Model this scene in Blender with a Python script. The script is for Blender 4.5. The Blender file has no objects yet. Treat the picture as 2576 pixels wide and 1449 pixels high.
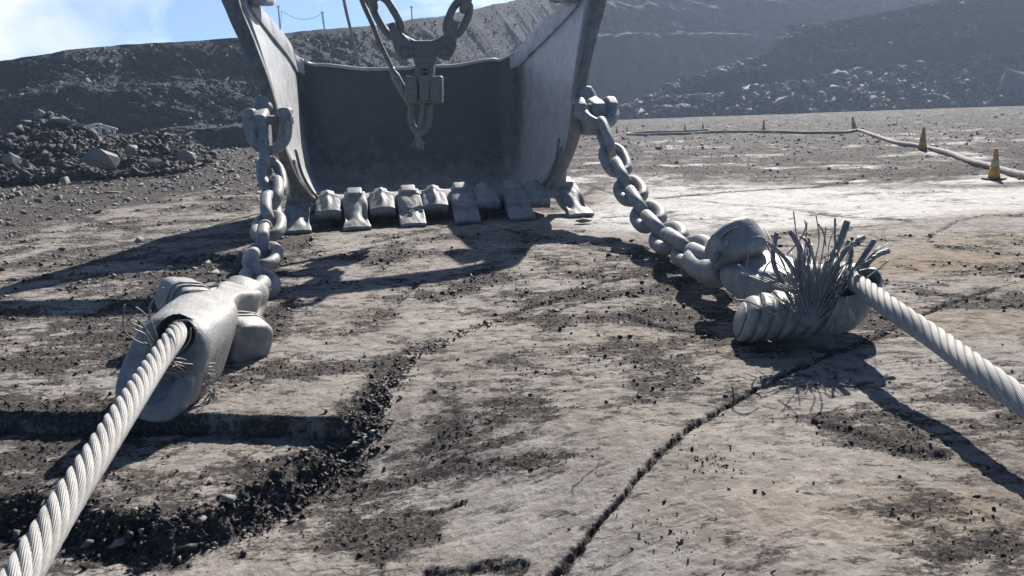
import bpy, bmesh, math, random
import numpy as np
from mathutils import Vector, Matrix, Quaternion
random.seed(7); RNG = np.random.default_rng(11)
sc = bpy.context.scene
COL = sc.collection
# ------------------------------------------------------------------ camera, sky, sun, exposure
PITCH, ROLL, F, H = math.radians(12.3), math.radians(2.0), 2061.0, 1.6
FW = np.array([0, math.cos(PITCH), -math.sin(PITCH)]); R0 = np.array([1., 0, 0]); U0 = np.array([0, math.sin(PITCH), math.cos(PITCH)])
RT = R0*math.cos(ROLL)-U0*math.sin(ROLL); UP = R0*math.sin(ROLL)+U0*math.cos(ROLL); CC = np.array([0, 0, H])
cam = bpy.data.cameras.new('camera'); cam.lens = 36*F/2576; cam.sensor_width = 36; cam.clip_start = .05; cam.clip_end = 3000
co = bpy.data.objects.new('camera', cam); COL.objects.link(co); sc.camera = co
co.matrix_world = Matrix(((RT[0], UP[0], -FW[0], 0), (RT[1], UP[1], -FW[1], 0), (RT[2], UP[2], -FW[2], H), (0, 0, 0, 1)))
SUN_AZ, SUN_EL = math.radians(20), math.radians(37)
sun = bpy.data.lights.new('sun', 'SUN'); sun.energy = 5.0; sun.angle = math.radians(.53); sun.color = (1, .94, .86)
so = bpy.data.objects.new('sun', sun); COL.objects.link(so)
SD = Vector((math.sin(SUN_AZ)*math.cos(SUN_EL), math.cos(SUN_AZ)*math.cos(SUN_EL), math.sin(SUN_EL)))
so.rotation_euler = SD.to_track_quat('Z', 'Y').to_euler(); so.location = SD*60
w = bpy.data.worlds.new('World'); sc.world = w; w.use_nodes = True
nt = w.node_tree; nt.nodes.clear(); N = nt.nodes.new; L = nt.links.new
wo = N('ShaderNodeOutputWorld'); bg = N('ShaderNodeBackground'); sky = N('ShaderNodeTexSky')
sky.sky_type = 'NISHITA'; sky.sun_disc = False; sky.sun_elevation = SUN_EL; sky.sun_rotation = SUN_AZ
sky.air_density = .55; sky.dust_density = .12; sky.ozone_density = 1.5; sky.altitude = 300
bg.inputs[1].default_value = .05
tc = N('ShaderNodeTexCoord'); mp = N('ShaderNodeMapping'); mp.inputs['Scale'].default_value = (1.3, 1.3, 4.2); mp.inputs['Rotation'].default_value = (0, .35, 1.9)
n1 = N('ShaderNodeTexNoise'); n1.inputs['Scale'].default_value = 2.1; n1.inputs['Detail'].default_value = 8; n1.inputs['Roughness'].default_value = .52; n1.inputs['Distortion'].default_value = .7
cr = N('ShaderNodeMapRange'); cr.inputs[1].default_value = .47; cr.inputs[2].default_value = .59
L(tc.outputs['Generated'], mp.inputs[0]); L(mp.outputs[0], n1.inputs[0]); L(n1.outputs[0], cr.inputs[0])
cm = N('ShaderNodeMixRGB'); cm.inputs[2].default_value = (10., 10.3, 10.8, 1)
sx_ = N('ShaderNodeSeparateXYZ'); L(tc.outputs['Generated'], sx_.inputs[0])
e1 = N('ShaderNodeMapRange'); e1.inputs[1].default_value = .55; e1.inputs[2].default_value = .30; L(sx_.outputs[2], e1.inputs[0])      # clouds lie low in the sky
e2 = N('ShaderNodeMapRange'); e2.inputs[1].default_value = -.1; e2.inputs[2].default_value = .5; L(sx_.outputs[1], e2.inputs[0])
m1 = N('ShaderNodeMath'); m1.operation = 'MULTIPLY'; L(e1.outputs[0], m1.inputs[0]); L(e2.outputs[0], m1.inputs[1])
m2 = N('ShaderNodeMath'); m2.operation = 'MULTIPLY'; L(m1.outputs[0], m2.inputs[0]); L(cr.outputs[0], m2.inputs[1]); L(m2.outputs[0], cm.inputs[0])
tint = N('ShaderNodeMixRGB'); tint.blend_type = 'MULTIPLY'; tint.inputs[0].default_value = 1; tint.inputs[2].default_value = (.58, .80, 1, 1); L(sky.outputs[0], tint.inputs[1]); L(tint.outputs[0], cm.inputs[1]); L(cm.outputs[0], bg.inputs[0]); L(bg.outputs[0], wo.inputs[0])
sc.view_settings.view_transform = 'Standard'; sc.view_settings.look = 'None'; sc.view_settings.exposure = 1.12; sc.view_settings.gamma = 1
sc.render.resolution_x = 1024; sc.render.resolution_y = 576
sc.cycles.max_bounces = 5; sc.cycles.diffuse_bounces = 1; sc.cycles.volume_bounces = 0

# ------------------------------------------------------------------ pixel-ray helpers (2576 x 1449 picture units) -> world points
def ray(x, y): return FW+RT*((x-1288)/F)-UP*((y-724.5)/F)
def G(x, y, z=0.):
    d = ray(x, y); return CC+d*((z-H)/d[2])
def AY(x, y, Y):
    d = ray(x, y); return CC+d*(Y/d[1])
# ------------------------------------------------------------------ numpy noise
_P = np.random.default_rng(3).permutation(512); _A = np.random.default_rng(4).random(512)*2*np.pi
def pn(x, y, s=0):
    x = np.asarray(x, float); y = np.asarray(y, float)
    xi = np.floor(x).astype(np.int64); yi = np.floor(y).astype(np.int64); fx = x-xi; fy = y-yi
    def g(i, j):
        a = _A[_P[(_P[(i+s*17) & 511]+j) & 511]]
        return np.cos(a), np.sin(a)
    u = fx*fx*fx*(fx*(fx*6-15)+10); v = fy*fy*fy*(fy*(fy*6-15)+10)
    def d(i, j, dx, dy):
        a, b = g(i, j); return a*dx+b*dy
    a = d(xi, yi, fx, fy); b = d(xi+1, yi, fx-1, fy); c = d(xi, yi+1, fx, fy-1); e = d(xi+1, yi+1, fx-1, fy-1)
    return (a+(b-a)*u+((c+(e-c)*u)-(a+(b-a)*u))*v)*1.5
def fbm(x, y, f, o=4, s=0, g=.5):
    r = 0; a = 1; t = 0
    for k in range(o):
        r = r+a*pn(x*f, y*f, s+k); t += a; a *= g; f *= 2.03
    return r/t
def sst(a, b, x):
    t = np.clip((x-a)/(b-a), 0, 1); return t*t*(3-2*t)
# ------------------------------------------------------------------ materials
def mat(name, base, rough=.7, metal=0., var=.25, scale=6., bump=.3, bscale=40., dark=None, darkamt=.5, spec=.3, light=None, lightthr=(.6, .7)):
    m = bpy.data.materials.new(name); m.use_nodes = True; t = m.node_tree; n = t.nodes; l = t.links
    p = n['Principled BSDF']; p.inputs['Roughness'].default_value = rough; p.inputs['Metallic'].default_value = metal
    p.inputs['Specular IOR Level'].default_value = spec
    c = n.new('ShaderNodeTexCoord'); a = n.new('ShaderNodeTexNoise'); a.inputs['Scale'].default_value = scale; a.inputs['Detail'].default_value = 9; a.inputs['Roughness'].default_value = .65
    l.new(c.outputs['Object'], a.inputs[0])
    r = n.new('ShaderNodeValToRGB'); r.color_ramp.elements[0].position = .3; r.color_ramp.elements[1].position = .7
    b0 = [max(0, x*(1-var)) for x in base]; b1 = [x*(1+var) for x in base]
    r.color_ramp.elements[0].color = (*b0, 1); r.color_ramp.elements[1].color = (*b1, 1); l.new(a.outputs[0], r.inputs[0])
    out = r.outputs[0]
    if dark:
        d = n.new('ShaderNodeTexNoise'); d.inputs['Scale'].default_value = scale*.45; d.inputs['Detail'].default_value = 10; d.inputs['Roughness'].default_value = .72; l.new(c.outputs['Object'], d.inputs[0])
        mr = n.new('ShaderNodeMapRange'); mr.inputs[1].default_value = .5; mr.inputs[2].default_value = .66; mr.inputs[4].default_value = darkamt; l.new(d.outputs[0], mr.inputs[0])
        mx = n.new('ShaderNodeMixRGB'); mx.inputs[2].default_value = (*dark, 1); l.new(mr.outputs[0], mx.inputs[0]); l.new(out, mx.inputs[1]); out = mx.outputs[0]
    if light:
        mpp = n.new('ShaderNodeMapping'); mpp.inputs['Scale'].default_value = (1, 1, .35); l.new(c.outputs['Object'], mpp.inputs[0])
        d = n.new('ShaderNodeTexNoise'); d.inputs['Scale'].default_value = scale*2.2; d.inputs['Detail'].default_value = 8; d.inputs['Roughness'].default_value = .75; l.new(mpp.outputs[0], d.inputs[0])
        mr = n.new('ShaderNodeMapRange'); mr.inputs[1].default_value = lightthr[0]; mr.inputs[2].default_value = lightthr[1]; mr.inputs[4].default_value = .8; l.new(d.outputs[0], mr.inputs[0])
        mx = n.new('ShaderNodeMixRGB'); mx.inputs[2].default_value = (*light, 1); l.new(mr.outputs[0], mx.inputs[0]); l.new(out, mx.inputs[1]); out = mx.outputs[0]
    l.new(out, p.inputs['Base Color'])
    bn = n.new('ShaderNodeTexNoise'); bn.inputs['Scale'].default_value = bscale; bn.inputs['Detail'].default_value = 6; l.new(c.outputs['Object'], bn.inputs[0])
    bp = n.new('ShaderNodeBump'); bp.inputs['Strength'].default_value = bump; bp.inputs['Distance'].default_value = .02; l.new(bn.outputs[0], bp.inputs['Height']); l.new(bp.outputs[0], p.inputs['Normal'])
    return m
M = {}
M['cast'] = mat('dusty_cast_steel', (.25, .247, .243), .55, .0, .28, 9, .22, 60, dark=(.12, .117, .113), darkamt=.75, spec=.35, light=(.44, .435, .425), lightthr=(.565, .63))
M['cast2'] = mat('dark_cast_steel', (.19, .178, .165), .6, .1, .25, 9, .4, 80, dark=(.06, .055, .05), spec=.4, light=(.26, .25, .24), lightthr=(.6, .72))
M['shell'] = mat('worn_bucket_plate', (.46, .46, .47), .45, 0, .25, 7, .35, 45, dark=(.09, .09, .1), darkamt=.75, spec=.4, light=(.5, .5, .5), lightthr=(.6, .69))
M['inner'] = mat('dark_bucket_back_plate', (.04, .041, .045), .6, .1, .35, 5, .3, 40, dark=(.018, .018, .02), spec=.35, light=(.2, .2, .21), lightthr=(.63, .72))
def shellmix():
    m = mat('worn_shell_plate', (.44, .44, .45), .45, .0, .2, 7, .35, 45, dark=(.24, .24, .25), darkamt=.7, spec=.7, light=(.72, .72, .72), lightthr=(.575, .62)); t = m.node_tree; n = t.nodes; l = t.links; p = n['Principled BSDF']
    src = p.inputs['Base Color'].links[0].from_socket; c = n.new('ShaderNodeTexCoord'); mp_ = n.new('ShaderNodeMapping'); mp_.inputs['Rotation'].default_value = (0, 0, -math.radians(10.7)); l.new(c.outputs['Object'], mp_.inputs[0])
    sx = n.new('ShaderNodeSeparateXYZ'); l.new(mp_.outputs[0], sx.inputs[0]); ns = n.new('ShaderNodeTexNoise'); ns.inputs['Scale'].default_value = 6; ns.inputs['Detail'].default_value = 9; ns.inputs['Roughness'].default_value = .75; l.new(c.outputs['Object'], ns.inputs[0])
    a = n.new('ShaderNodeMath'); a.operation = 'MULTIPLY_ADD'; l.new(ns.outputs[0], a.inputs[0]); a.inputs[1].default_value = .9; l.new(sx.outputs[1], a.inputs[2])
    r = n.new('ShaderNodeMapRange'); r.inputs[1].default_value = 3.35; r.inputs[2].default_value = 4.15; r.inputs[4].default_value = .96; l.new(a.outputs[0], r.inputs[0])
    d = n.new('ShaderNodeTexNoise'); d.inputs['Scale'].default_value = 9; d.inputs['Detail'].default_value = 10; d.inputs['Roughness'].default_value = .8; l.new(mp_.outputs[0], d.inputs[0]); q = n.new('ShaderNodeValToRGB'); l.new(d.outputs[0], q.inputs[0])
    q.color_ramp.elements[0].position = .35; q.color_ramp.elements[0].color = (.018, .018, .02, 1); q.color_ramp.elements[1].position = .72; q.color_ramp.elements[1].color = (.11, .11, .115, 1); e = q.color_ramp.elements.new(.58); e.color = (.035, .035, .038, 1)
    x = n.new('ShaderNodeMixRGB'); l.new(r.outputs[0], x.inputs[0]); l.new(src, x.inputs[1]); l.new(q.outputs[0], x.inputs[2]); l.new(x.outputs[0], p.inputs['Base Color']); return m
M['shellmix'] = shellmix()
M['rim'] = mat('polished_rim_steel', (.42, .43, .44), .42, .4, .15, 12, .3, 80)
M['edge'] = mat('rusty_edge_steel', (.2, .185, .175), .65, .1, .35, 6, .5, 60, dark=(.06, .05, .045), light=(.25, .24, .23))
M['rope'] = mat('galvanised_wire', (.31, .30, .285), .6, .0, .2, 16, .12, 200, spec=.5, dark=(.14, .13, .12), darkamt=.55)
M['wire'] = mat('grey_steel_wire', (.21, .205, .198), .45, .1, .2, 30, .1, 200, spec=.5)
M['hose'] = mat('dusty_hose', (.22, .205, .185), .8, 0, .2, 5, .3, 60)
M['yellow'] = mat('faded_yellow_plastic', (.48, .29, .03), .55, 0, .2, 9, .1, 80, dark=(.18, .12, .05), darkamt=.5)
M['orange'] = mat('faded_orange_plastic', (.45, .17, .05), .55, 0, .2, 9, .1, 80)
M['cuff'] = mat('dirty_reflective_cuff', (.36, .30, .19), .5, 0, .4, 12, .1, 80, dark=(.1, .09, .08))
M['base'] = mat('black_rubber', (.05, .048, .045), .8, 0, .2, 9, .1, 80)
M['white'] = mat('chalky_white_paint', (.62, .62, .6), .6, 0, .1, 5, .1, 50)
M['coal'] = mat('coal_lumps', (.024, .022, .023), .65, 0, .5, 8, .12, 60, spec=.3, light=(.13, .122, .115), lightthr=(.62, .74))
M['rock'] = mat('grey_shale_rock', (.19, .182, .172), .75, 0, .45, 1.3, .25, 18, spec=.3, dark=(.05, .05, .052), light=(.3, .285, .26), lightthr=(.52, .7))
M['rockfar'] = mat('spoil_rock', (.075, .077, .088), .8, 0, .5, .4, .3, 6, spec=.2, dark=(.045, .046, .052), light=(.24, .235, .23), lightthr=(.57, .7))
M['rockpile'] = mat('dark_shale_rock', (.07, .068, .07), .8, 0, .45, 1.6, .3, 22, spec=.25, dark=(.035, .035, .038), light=(.22, .205, .19), lightthr=(.58, .72))
M['pole'] = mat('weathered_pole', (.1, .085, .07), .8)
M['slot'] = mat('flat_black', (.012, .012, .012), .8)

def ground_mat():
    m = bpy.data.materials.new('pit_floor'); m.use_nodes = True; t = m.node_tree; n = t.nodes; l = t.links
    p = n['Principled BSDF']; p.inputs['Specular IOR Level'].default_value = .06
    at = n.new('ShaderNodeAttribute'); at.attribute_name = 'mask'; sp = n.new('ShaderNodeSeparateColor'); l.new(at.outputs['Color'], sp.inputs[0])
    c = n.new('ShaderNodeTexCoord')
    def noise(s, d=8, r=.6, mp=None):
        a = n.new('ShaderNodeTexNoise'); a.inputs['Scale'].default_value = s; a.inputs['Detail'].default_value = d; a.inputs['Roughness'].default_value = r
        if mp:
            q = n.new('ShaderNodeMapping'); q.inputs['Scale'].default_value = mp; l.new(c.outputs['Object'], q.inputs[0]); l.new(q.outputs[0], a.inputs[0])
        else: l.new(c.outputs['Object'], a.inputs[0])
        return a.outputs[0]
    def rng(x, a, b, hi=1.):
        r = n.new('ShaderNodeMapRange'); r.inputs[1].default_value = a; r.inputs[2].default_value = b; r.inputs[4].default_value = hi; l.new(x, r.inputs[0]); return r.outputs[0]
    def mix(f, a, b, bt='MIX'):
        x = n.new('ShaderNodeMixRGB'); x.blend_type = bt
        for i, v in enumerate((f, a, b)):
            if isinstance(v, tuple): x.inputs[i].default_value = (*v, 1)
            elif isinstance(v, float): x.inputs[i].default_value = v
            else: l.new(v, x.inputs[i])
        return x.outputs[0]
    def math_(op, a, b):
        x = n.new('ShaderNodeMath'); x.operation = op
        for i, v in enumerate((a, b)):
            if isinstance(v, float): x.inputs[i].default_value = v
            else: l.new(v, x.inputs[i])
        return x.outputs[0]
    base = mix(rng(noise(1.1, 9), .35, .65), (.23, .206, .186), (.35, .32, .291))
    base = mix(rng(noise(.5, 5), .45, .6, .7), base, (.32, .306, .293))
    base = mix(sp.outputs[2], base, (.255, .205, .15))
    base = mix(sp.outputs[1], base, mix(rng(noise(2.2, 6), .4, .6), (.42, .415, .41), (.52, .51, .495)))
    base = mix(rng(noise(9., 8, .7), .38, .62), base, mix(.62, base, (.42, .39, .385), 'MULTIPLY'))
    base = mix(rng(noise(30., 6, .75), .60, .68, .7), base, (.46, .43, .40))
    # hairline joints in the rock slabs
    wp = n.new('ShaderNodeTexNoise'); wp.inputs['Scale'].default_value = 2.5; wp.inputs['Detail'].default_value = 6; l.new(c.outputs['Object'], wp.inputs[0])
    va = n.new('ShaderNodeVectorMath'); va.operation = 'MULTIPLY_ADD'; va.inputs[1].default_value = (.55, .55, 0); l.new(wp.outputs['Color'], va.inputs[0]); l.new(c.outputs['Object'], va.inputs[2])
    vs_ = n.new('ShaderNodeMapping'); vs_.inputs['Scale'].default_value = (.5, 1.1, 1); vs_.inputs['Rotation'].default_value = (0, 0, .25); l.new(va.outputs[0], vs_.inputs[0])
    vo = n.new('ShaderNodeTexVoronoi'); vo.feature = 'DISTANCE_TO_EDGE'; vo.inputs['Scale'].default_value = 1.6; l.new(vs_.outputs[0], vo.inputs[0])
    hl = n.new('ShaderNodeMapRange'); hl.inputs[1].default_value = .012; hl.inputs[2].default_value = .004; hl.inputs[4].default_value = .9; l.new(vo.outputs['Distance'], hl.inputs[0])
    hm_ = math_('MULTIPLY', hl.outputs[0], rng(noise(1.7, 5, .6), .5, .56))
    base = mix(hm_, base, (.05, .046, .044))
    # coal fines: ragged patches of flakes
    dn = math_('ADD', math_('MULTIPLY', noise(7., 13, .78, (.75, 1.5, 1)), 1.9), math_('MULTIPLY', noise(45., 6, .75, (.7, 1.4, 1)), .62))
    th = math_('SUBTRACT', 1.50, math_('MULTIPLY', sp.outputs[0], .40))
    dm = math_('SUBTRACT', dn, th); dm = rng(dm, -.03, .12)
    coal = mix(rng(noise(45., 6, .7), .5, .72), (.042, .037, .036), (.215, .19, .17))
    colr = mix(dm, base, coal); l.new(colr, p.inputs['Base Color'])
    ro = n.new('ShaderNodeMapRange'); l.new(sp.outputs[1], ro.inputs[0]); ro.inputs[3].default_value = .9; ro.inputs[4].default_value = .75; l.new(ro.outputs[0], p.inputs['Roughness'])
    hgt = math_('ADD', math_('MULTIPLY', noise(22., 10, .72), .5), math_('MULTIPLY', dm, .16))
    bp = n.new('ShaderNodeBump'); bp.inputs['Strength'].default_value = .85; bp.inputs['Distance'].default_value = .035; l.new(hgt, bp.inputs['Height']); l.new(bp.outputs[0], p.inputs['Normal'])
    return m
M['ground'] = ground_mat()
def spoil_mat(name, c1, c2, c3, sc_=.25):
    m = bpy.data.materials.new(name); m.use_nodes = True; t = m.node_tree; n = t.nodes; l = t.links
    p = n['Principled BSDF']; p.inputs['Roughness'].default_value = .85; p.inputs['Specular IOR Level'].default_value = .2
    c = n.new('ShaderNodeTexCoord')
    def noise(s, d=8, r=.6, dist=0):
        a = n.new('ShaderNodeTexNoise'); a.inputs['Scale'].default_value = s; a.inputs['Detail'].default_value = d; a.inputs['Roughness'].default_value = r; l.new(c.outputs['Object'], a.inputs[0]); return a.outputs[0]
    def rng(x, a, b, hi=1.):
        r = n.new('ShaderNodeMapRange'); r.inputs[1].default_value = a; r.inputs[2].default_value = b; r.inputs[4].default_value = hi; l.new(x, r.inputs[0]); return r.outputs[0]
    def mix(f, a, b):
        x = n.new('ShaderNodeMixRGB'); l.new(f, x.inputs[0])
        for i, v in ((1, a), (2, b)):
            if isinstance(v, tuple): x.inputs[i].default_value = (*v, 1)
            else: l.new(v, x.inputs[i])
        return x.outputs[0]
    b = mix(rng(noise(.035, 6), .42, .6), c1, c2); b = mix(rng(noise(.6, 10, .75), .4, .62), b, c3); b = mix(rng(noise(2.4, 5, .75), .66, .72, .8), b, (.28, .27, .26))
    l.new(b, p.inputs['Base Color'])
    bp = n.new('ShaderNodeBump'); bp.inputs['Strength'].default_value = .9; bp.inputs['Distance'].default_value = .8; l.new(noise(1.6, 12, .8), bp.inputs['Height']); l.new(bp.outputs[0], p.inputs['Normal'])
    return m
M['spoil'] = spoil_mat('spoil_slope_fines', (.045, .051, .072), (.068, .062, .072), (.03, .034, .048))
M['wall'] = spoil_mat('highwall_rock', (.04, .05, .06), (.055, .06, .066), (.03, .037, .044))
# ------------------------------------------------------------------ object helpers
def link(name, me, m=None, parent=None, smooth=True):
    o = bpy.data.objects.new(name, me); COL.objects.link(o)
    if m is not None: me.materials.append(m)
    if parent is not None: o.parent = parent
    if smooth and len(me.polygons): me.polygons.foreach_set('use_smooth', [True]*len(me.polygons))
    return o
def tag(o, label=None, cat=None, group=None, kind=None):
    if label: o['label'] = label
    if cat: o['category'] = cat
    if group: o['group'] = group
    if kind: o['kind'] = kind
    return o
def empty(name, loc, label, cat, group=None):
    o = bpy.data.objects.new(name, None); COL.objects.link(o); o.location = tuple(loc); o.empty_display_size = .2
    bpy.context.view_layer.update()
    return tag(o, label, cat, group)
def child(name, mesh, m, root, smooth=True, label=None):
    """mesh is in world coordinates; parent under root (translation only chain)"""
    o = link(name, mesh, m, None, smooth); 
    off = Vector((0, 0, 0)); r = root
    while r is not None: off += r.location; r = r.parent
    mesh.transform(Matrix.Translation(-off)); o.parent = root
    if label: o['label'] = label
    return o
class MB:
    def __init__(s): s.v = []; s.f = []
    def add(s, vs, fs):
        k = len(s.v); s.v += [tuple(map(float, p)) for p in vs]; s.f += [tuple(i+k for i in q) for q in fs]; return s
    def mesh(s, name='m'):
        me = bpy.data.meshes.new(name); me.from_pydata(s.v, [], s.f); me.update()
        b = bmesh.new(); b.from_mesh(me); bmesh.ops.recalc_face_normals(b, faces=b.faces); b.to_mesh(me); b.free(); return me
    def box(s, c, sx, sy, sz, ax=None):
        c = np.array(c, float); ax = ax if ax is not None else np.eye(3)
        vs = [c+ax[0]*(i*sx/2)+ax[1]*(j*sy/2)+ax[2]*(k*sz/2) for i in (-1, 1) for j in (-1, 1) for k in (-1, 1)]
        return s.add(vs, [(0, 1, 3, 2), (4, 6, 7, 5), (0, 4, 5, 1), (2, 3, 7, 6), (0, 2, 6, 4), (1, 5, 7, 3)])
    def loft(s, rings, cap=True, closed=False):
        n = len(rings[0]); vs = [p for r in rings for p in r]; fs = []; m = len(rings)
        for i in range(m if closed else m-1):
            j = (i+1) % m
            for k in range(n): fs.append((i*n+k, i*n+(k+1) % n, j*n+(k+1) % n, j*n+k))
        if cap and not closed: fs.append(tuple(range(n-1, -1, -1))); fs.append(tuple((m-1)*n+k for k in range(n)))
        return s.add(vs, fs)
    def tube(s, pts, r, n=8, cap=True, closed=False):
        pts = [np.array(p, float) for p in pts]; rr = r if hasattr(r, '__len__') else [r]*len(pts)
        fr = frames(pts, closed); rings = []
        for p, (t, a, b), q in zip(pts, fr, rr):
            rings.append([p+(a*math.cos(2*math.pi*k/n)+b*math.sin(2*math.pi*k/n))*q for k in range(n)])
        return s.loft(rings, cap, closed)
def frames(pts, closed=False):
    n = len(pts); T = []
    for i in range(n):
        a = pts[(i-1) % n] if (closed or i > 0) else pts[i]; b = pts[(i+1) % n] if (closed or i < n-1) else pts[i]
        d = b-a; T.append(d/(np.linalg.norm(d)+1e-12))
    a = np.cross(T[0], [0, 0, 1.]); 
    if np.linalg.norm(a) < .1: a = np.cross(T[0], [1., 0, 0])
    a /= np.linalg.norm(a); out = []
    for t in T:
        a = a-t*(a@t); a /= np.linalg.norm(a)+1e-12; out.append((t, a, np.cross(t, a)))
    return out
def spline(P, n):
    P = np.array(P, float); m = len(P)
    if m == 2: return [P[0]+(P[1]-P[0])*k/(n-1) for k in range(n)]
    E = np.vstack([2*P[0]-P[1], P, 2*P[-1]-P[-2]]); out = []
    for k in range(n):
        t = (m-1)*k/(n-1); i = min(int(t), m-2); t -= i; a, b, c, d = E[i:i+4]
        out.append(.5*((2*b)+(c-a)*t+(2*a-5*b+4*c-d)*t*t+(3*b-a-3*c+d)*t**3))
    return out
def unit(v): v = np.array(v, float); return v/np.linalg.norm(v)
def sring(c, ax, ay, hx, hy, e=4., n=28):
    """superellipse ring"""
    r = []
    for k in range(n):
        a = 2*math.pi*k/n; ca, sa = math.cos(a), math.sin(a)
        r.append(np.array(c)+ax*(hx*math.copysign(abs(ca)**(2/e), ca))+ay*(hy*math.copysign(abs(sa)**(2/e), sa)))
    return r
def cooked(me, voxel=None, smooth=0, cut=None, bevel=None):
    """bake modifiers into a mesh"""
    o = bpy.data.objects.new('tmp', me); COL.objects.link(o); tmp = []
    if bevel:
        b = o.modifiers.new('b', 'BEVEL'); b.width = bevel; b.segments = 3; b.limit_method = 'ANGLE'
    if voxel:
        r = o.modifiers.new('r', 'REMESH'); r.mode = 'VOXEL'; r.voxel_size = voxel; r.use_smooth_shade = True
    if smooth:
        s = o.modifiers.new('s', 'SMOOTH'); s.factor = .6; s.iterations = smooth
    for c in (cut or []):
        q = bpy.data.objects.new('cut', c); COL.objects.link(q); tmp.append(q)
        b = o.modifiers.new('c', 'BOOLEAN'); b.operation = 'DIFFERENCE'; b.object = q; b.solver = 'EXACT'
    dg = bpy.context.evaluated_depsgraph_get(); dg.update()
    r = bpy.data.meshes.new_from_object(o.evaluated_get(dg))
    bpy.data.objects.remove(o)
    for q in tmp: bpy.data.objects.remove(q)
    return r
def dent(me, amp, f, seed=0):
    """irregular cast/worn surface"""
    n = len(me.vertices); v = np.empty(n*3); me.vertices.foreach_get('co', v); v = v.reshape(-1, 3)
    nr = np.empty(n*3); me.vertex_normals.foreach_get('vector', nr); nr = nr.reshape(-1, 3)
    d = fbm(v[:, 0]+v[:, 2]*.7, v[:, 1]-v[:, 2]*.9, f, 3, seed)*amp
    v = v+nr*d[:, None]; me.vertices.foreach_set('co', v.ravel()); me.update(); return me
# rock templates: convex hulls of random points
def rock_tpl(seed, flat=.6, npts=11):
    r = np.random.default_rng(seed); b = bmesh.new()
    for _ in range(npts):
        p = r.normal(size=3); p /= np.linalg.norm(p); p *= r.uniform(.6, 1.); p[2] *= flat; p[1] *= .8; b.verts.new(p)
    h = bmesh.ops.convex_hull(b, input=b.verts)
    bmesh.ops.delete(b, geom=[g for g in h['geom_interior'] if isinstance(g, bmesh.types.BMVert)], context='VERTS')
    bmesh.ops.recalc_face_normals(b, faces=b.faces); b.verts.ensure_lookup_table()
    V = np.array([v.co[:] for v in b.verts]); Fc = np.array([[v.index for v in f.verts] for f in b.faces if len(f.verts) == 3]); b.free()
    return V, Fc
TPL = [rock_tpl(i, f, n) for i, (f, n) in enumerate([(.55, 8), (.35, 9), (.7, 8), (.45, 7), (.22, 8), (.6, 10), (.8, 9), (.28, 9)])]
TPLB = [rock_tpl(50+i, f, 26) for i, f in enumerate((.5, .7, .4, .85))]
def rocks(name, pos, size, m, label, cat, group=None, kind='stuff', tilt=.5, seed=0):
    """many rocks in one mesh; pos (n,3), size (n,)"""
    r = np.random.default_rng(seed); n = len(pos); VV = []; FF = []; off = 0
    which = r.integers(0, len(TPL), n)
    for k, (V, Fc) in enumerate(TPL):
        idx = np.where(which == k)[0]
        if not len(idx): continue
        c = len(idx); az = r.uniform(0, 6.28, c); tx = r.normal(0, tilt, c); ty = r.normal(0, tilt, c)
        s = size[idx][:, None]*r.uniform(.6, 1.4, (c, 3))
        P = V[None]*s[:, None, :]
        x, y, z = P[..., 0], P[..., 1], P[..., 2]; ct, st = np.cos(tx)[:, None], np.sin(tx)[:, None]; y, z = y*ct-z*st, y*st+z*ct
        ct, st = np.cos(ty)[:, None], np.sin(ty)[:, None]; x, z = x*ct+z*st, -x*st+z*ct
        ct, st = np.cos(az)[:, None], np.sin(az)[:, None]; x, y = x*ct-y*st, x*st+y*ct
        P = np.stack([x, y, z], -1)+pos[idx][:, None, :]
        VV.append(P.reshape(-1, 3)); FF.append((Fc[None]+(np.arange(c)*len(V))[:, None, None]+off).reshape(-1, 3)); off += c*len(V)
    V = np.vstack(VV); Fc = np.vstack(FF); me = bpy.data.meshes.new(name)
    me.vertices.add(len(V)); me.vertices.foreach_set('co', V.ravel().astype(np.float32)); me.loops.add(len(Fc)*3); me.loops.foreach_set('vertex_index', Fc.ravel().astype(np.int32))
    me.polygons.add(len(Fc)); me.polygons.foreach_set('loop_start', (np.arange(len(Fc))*3).astype(np.int32)); me.polygons.foreach_set('loop_total', np.full(len(Fc), 3, np.int32)); me.update(calc_edges=True)
    o = link(name, me, m, None, False); return tag(o, label, cat, group, kind)
def grid_mesh(V, nu, nv, name):
    """V (nv*nu,3) rows of nu"""
    i = np.arange((nv-1)*(nu-1)); r = i//(nu-1); c = i % (nu-1); a = r*nu+c
    Fc = np.stack([a, a+1, a+nu+1, a+nu], -1); me = bpy.data.meshes.new(name)
    me.vertices.add(len(V)); me.vertices.foreach_set('co', V.ravel().astype(np.float32)); me.loops.add(len(Fc)*4); me.loops.foreach_set('vertex_index', Fc.ravel().astype(np.int32))
    me.polygons.add(len(Fc)); me.polygons.foreach_set('loop_start', (np.arange(len(Fc))*4).astype(np.int32)); me.polygons.foreach_set('loop_total', np.full(len(Fc), 4, np.int32)); me.update(calc_edges=True)
    return me
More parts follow.
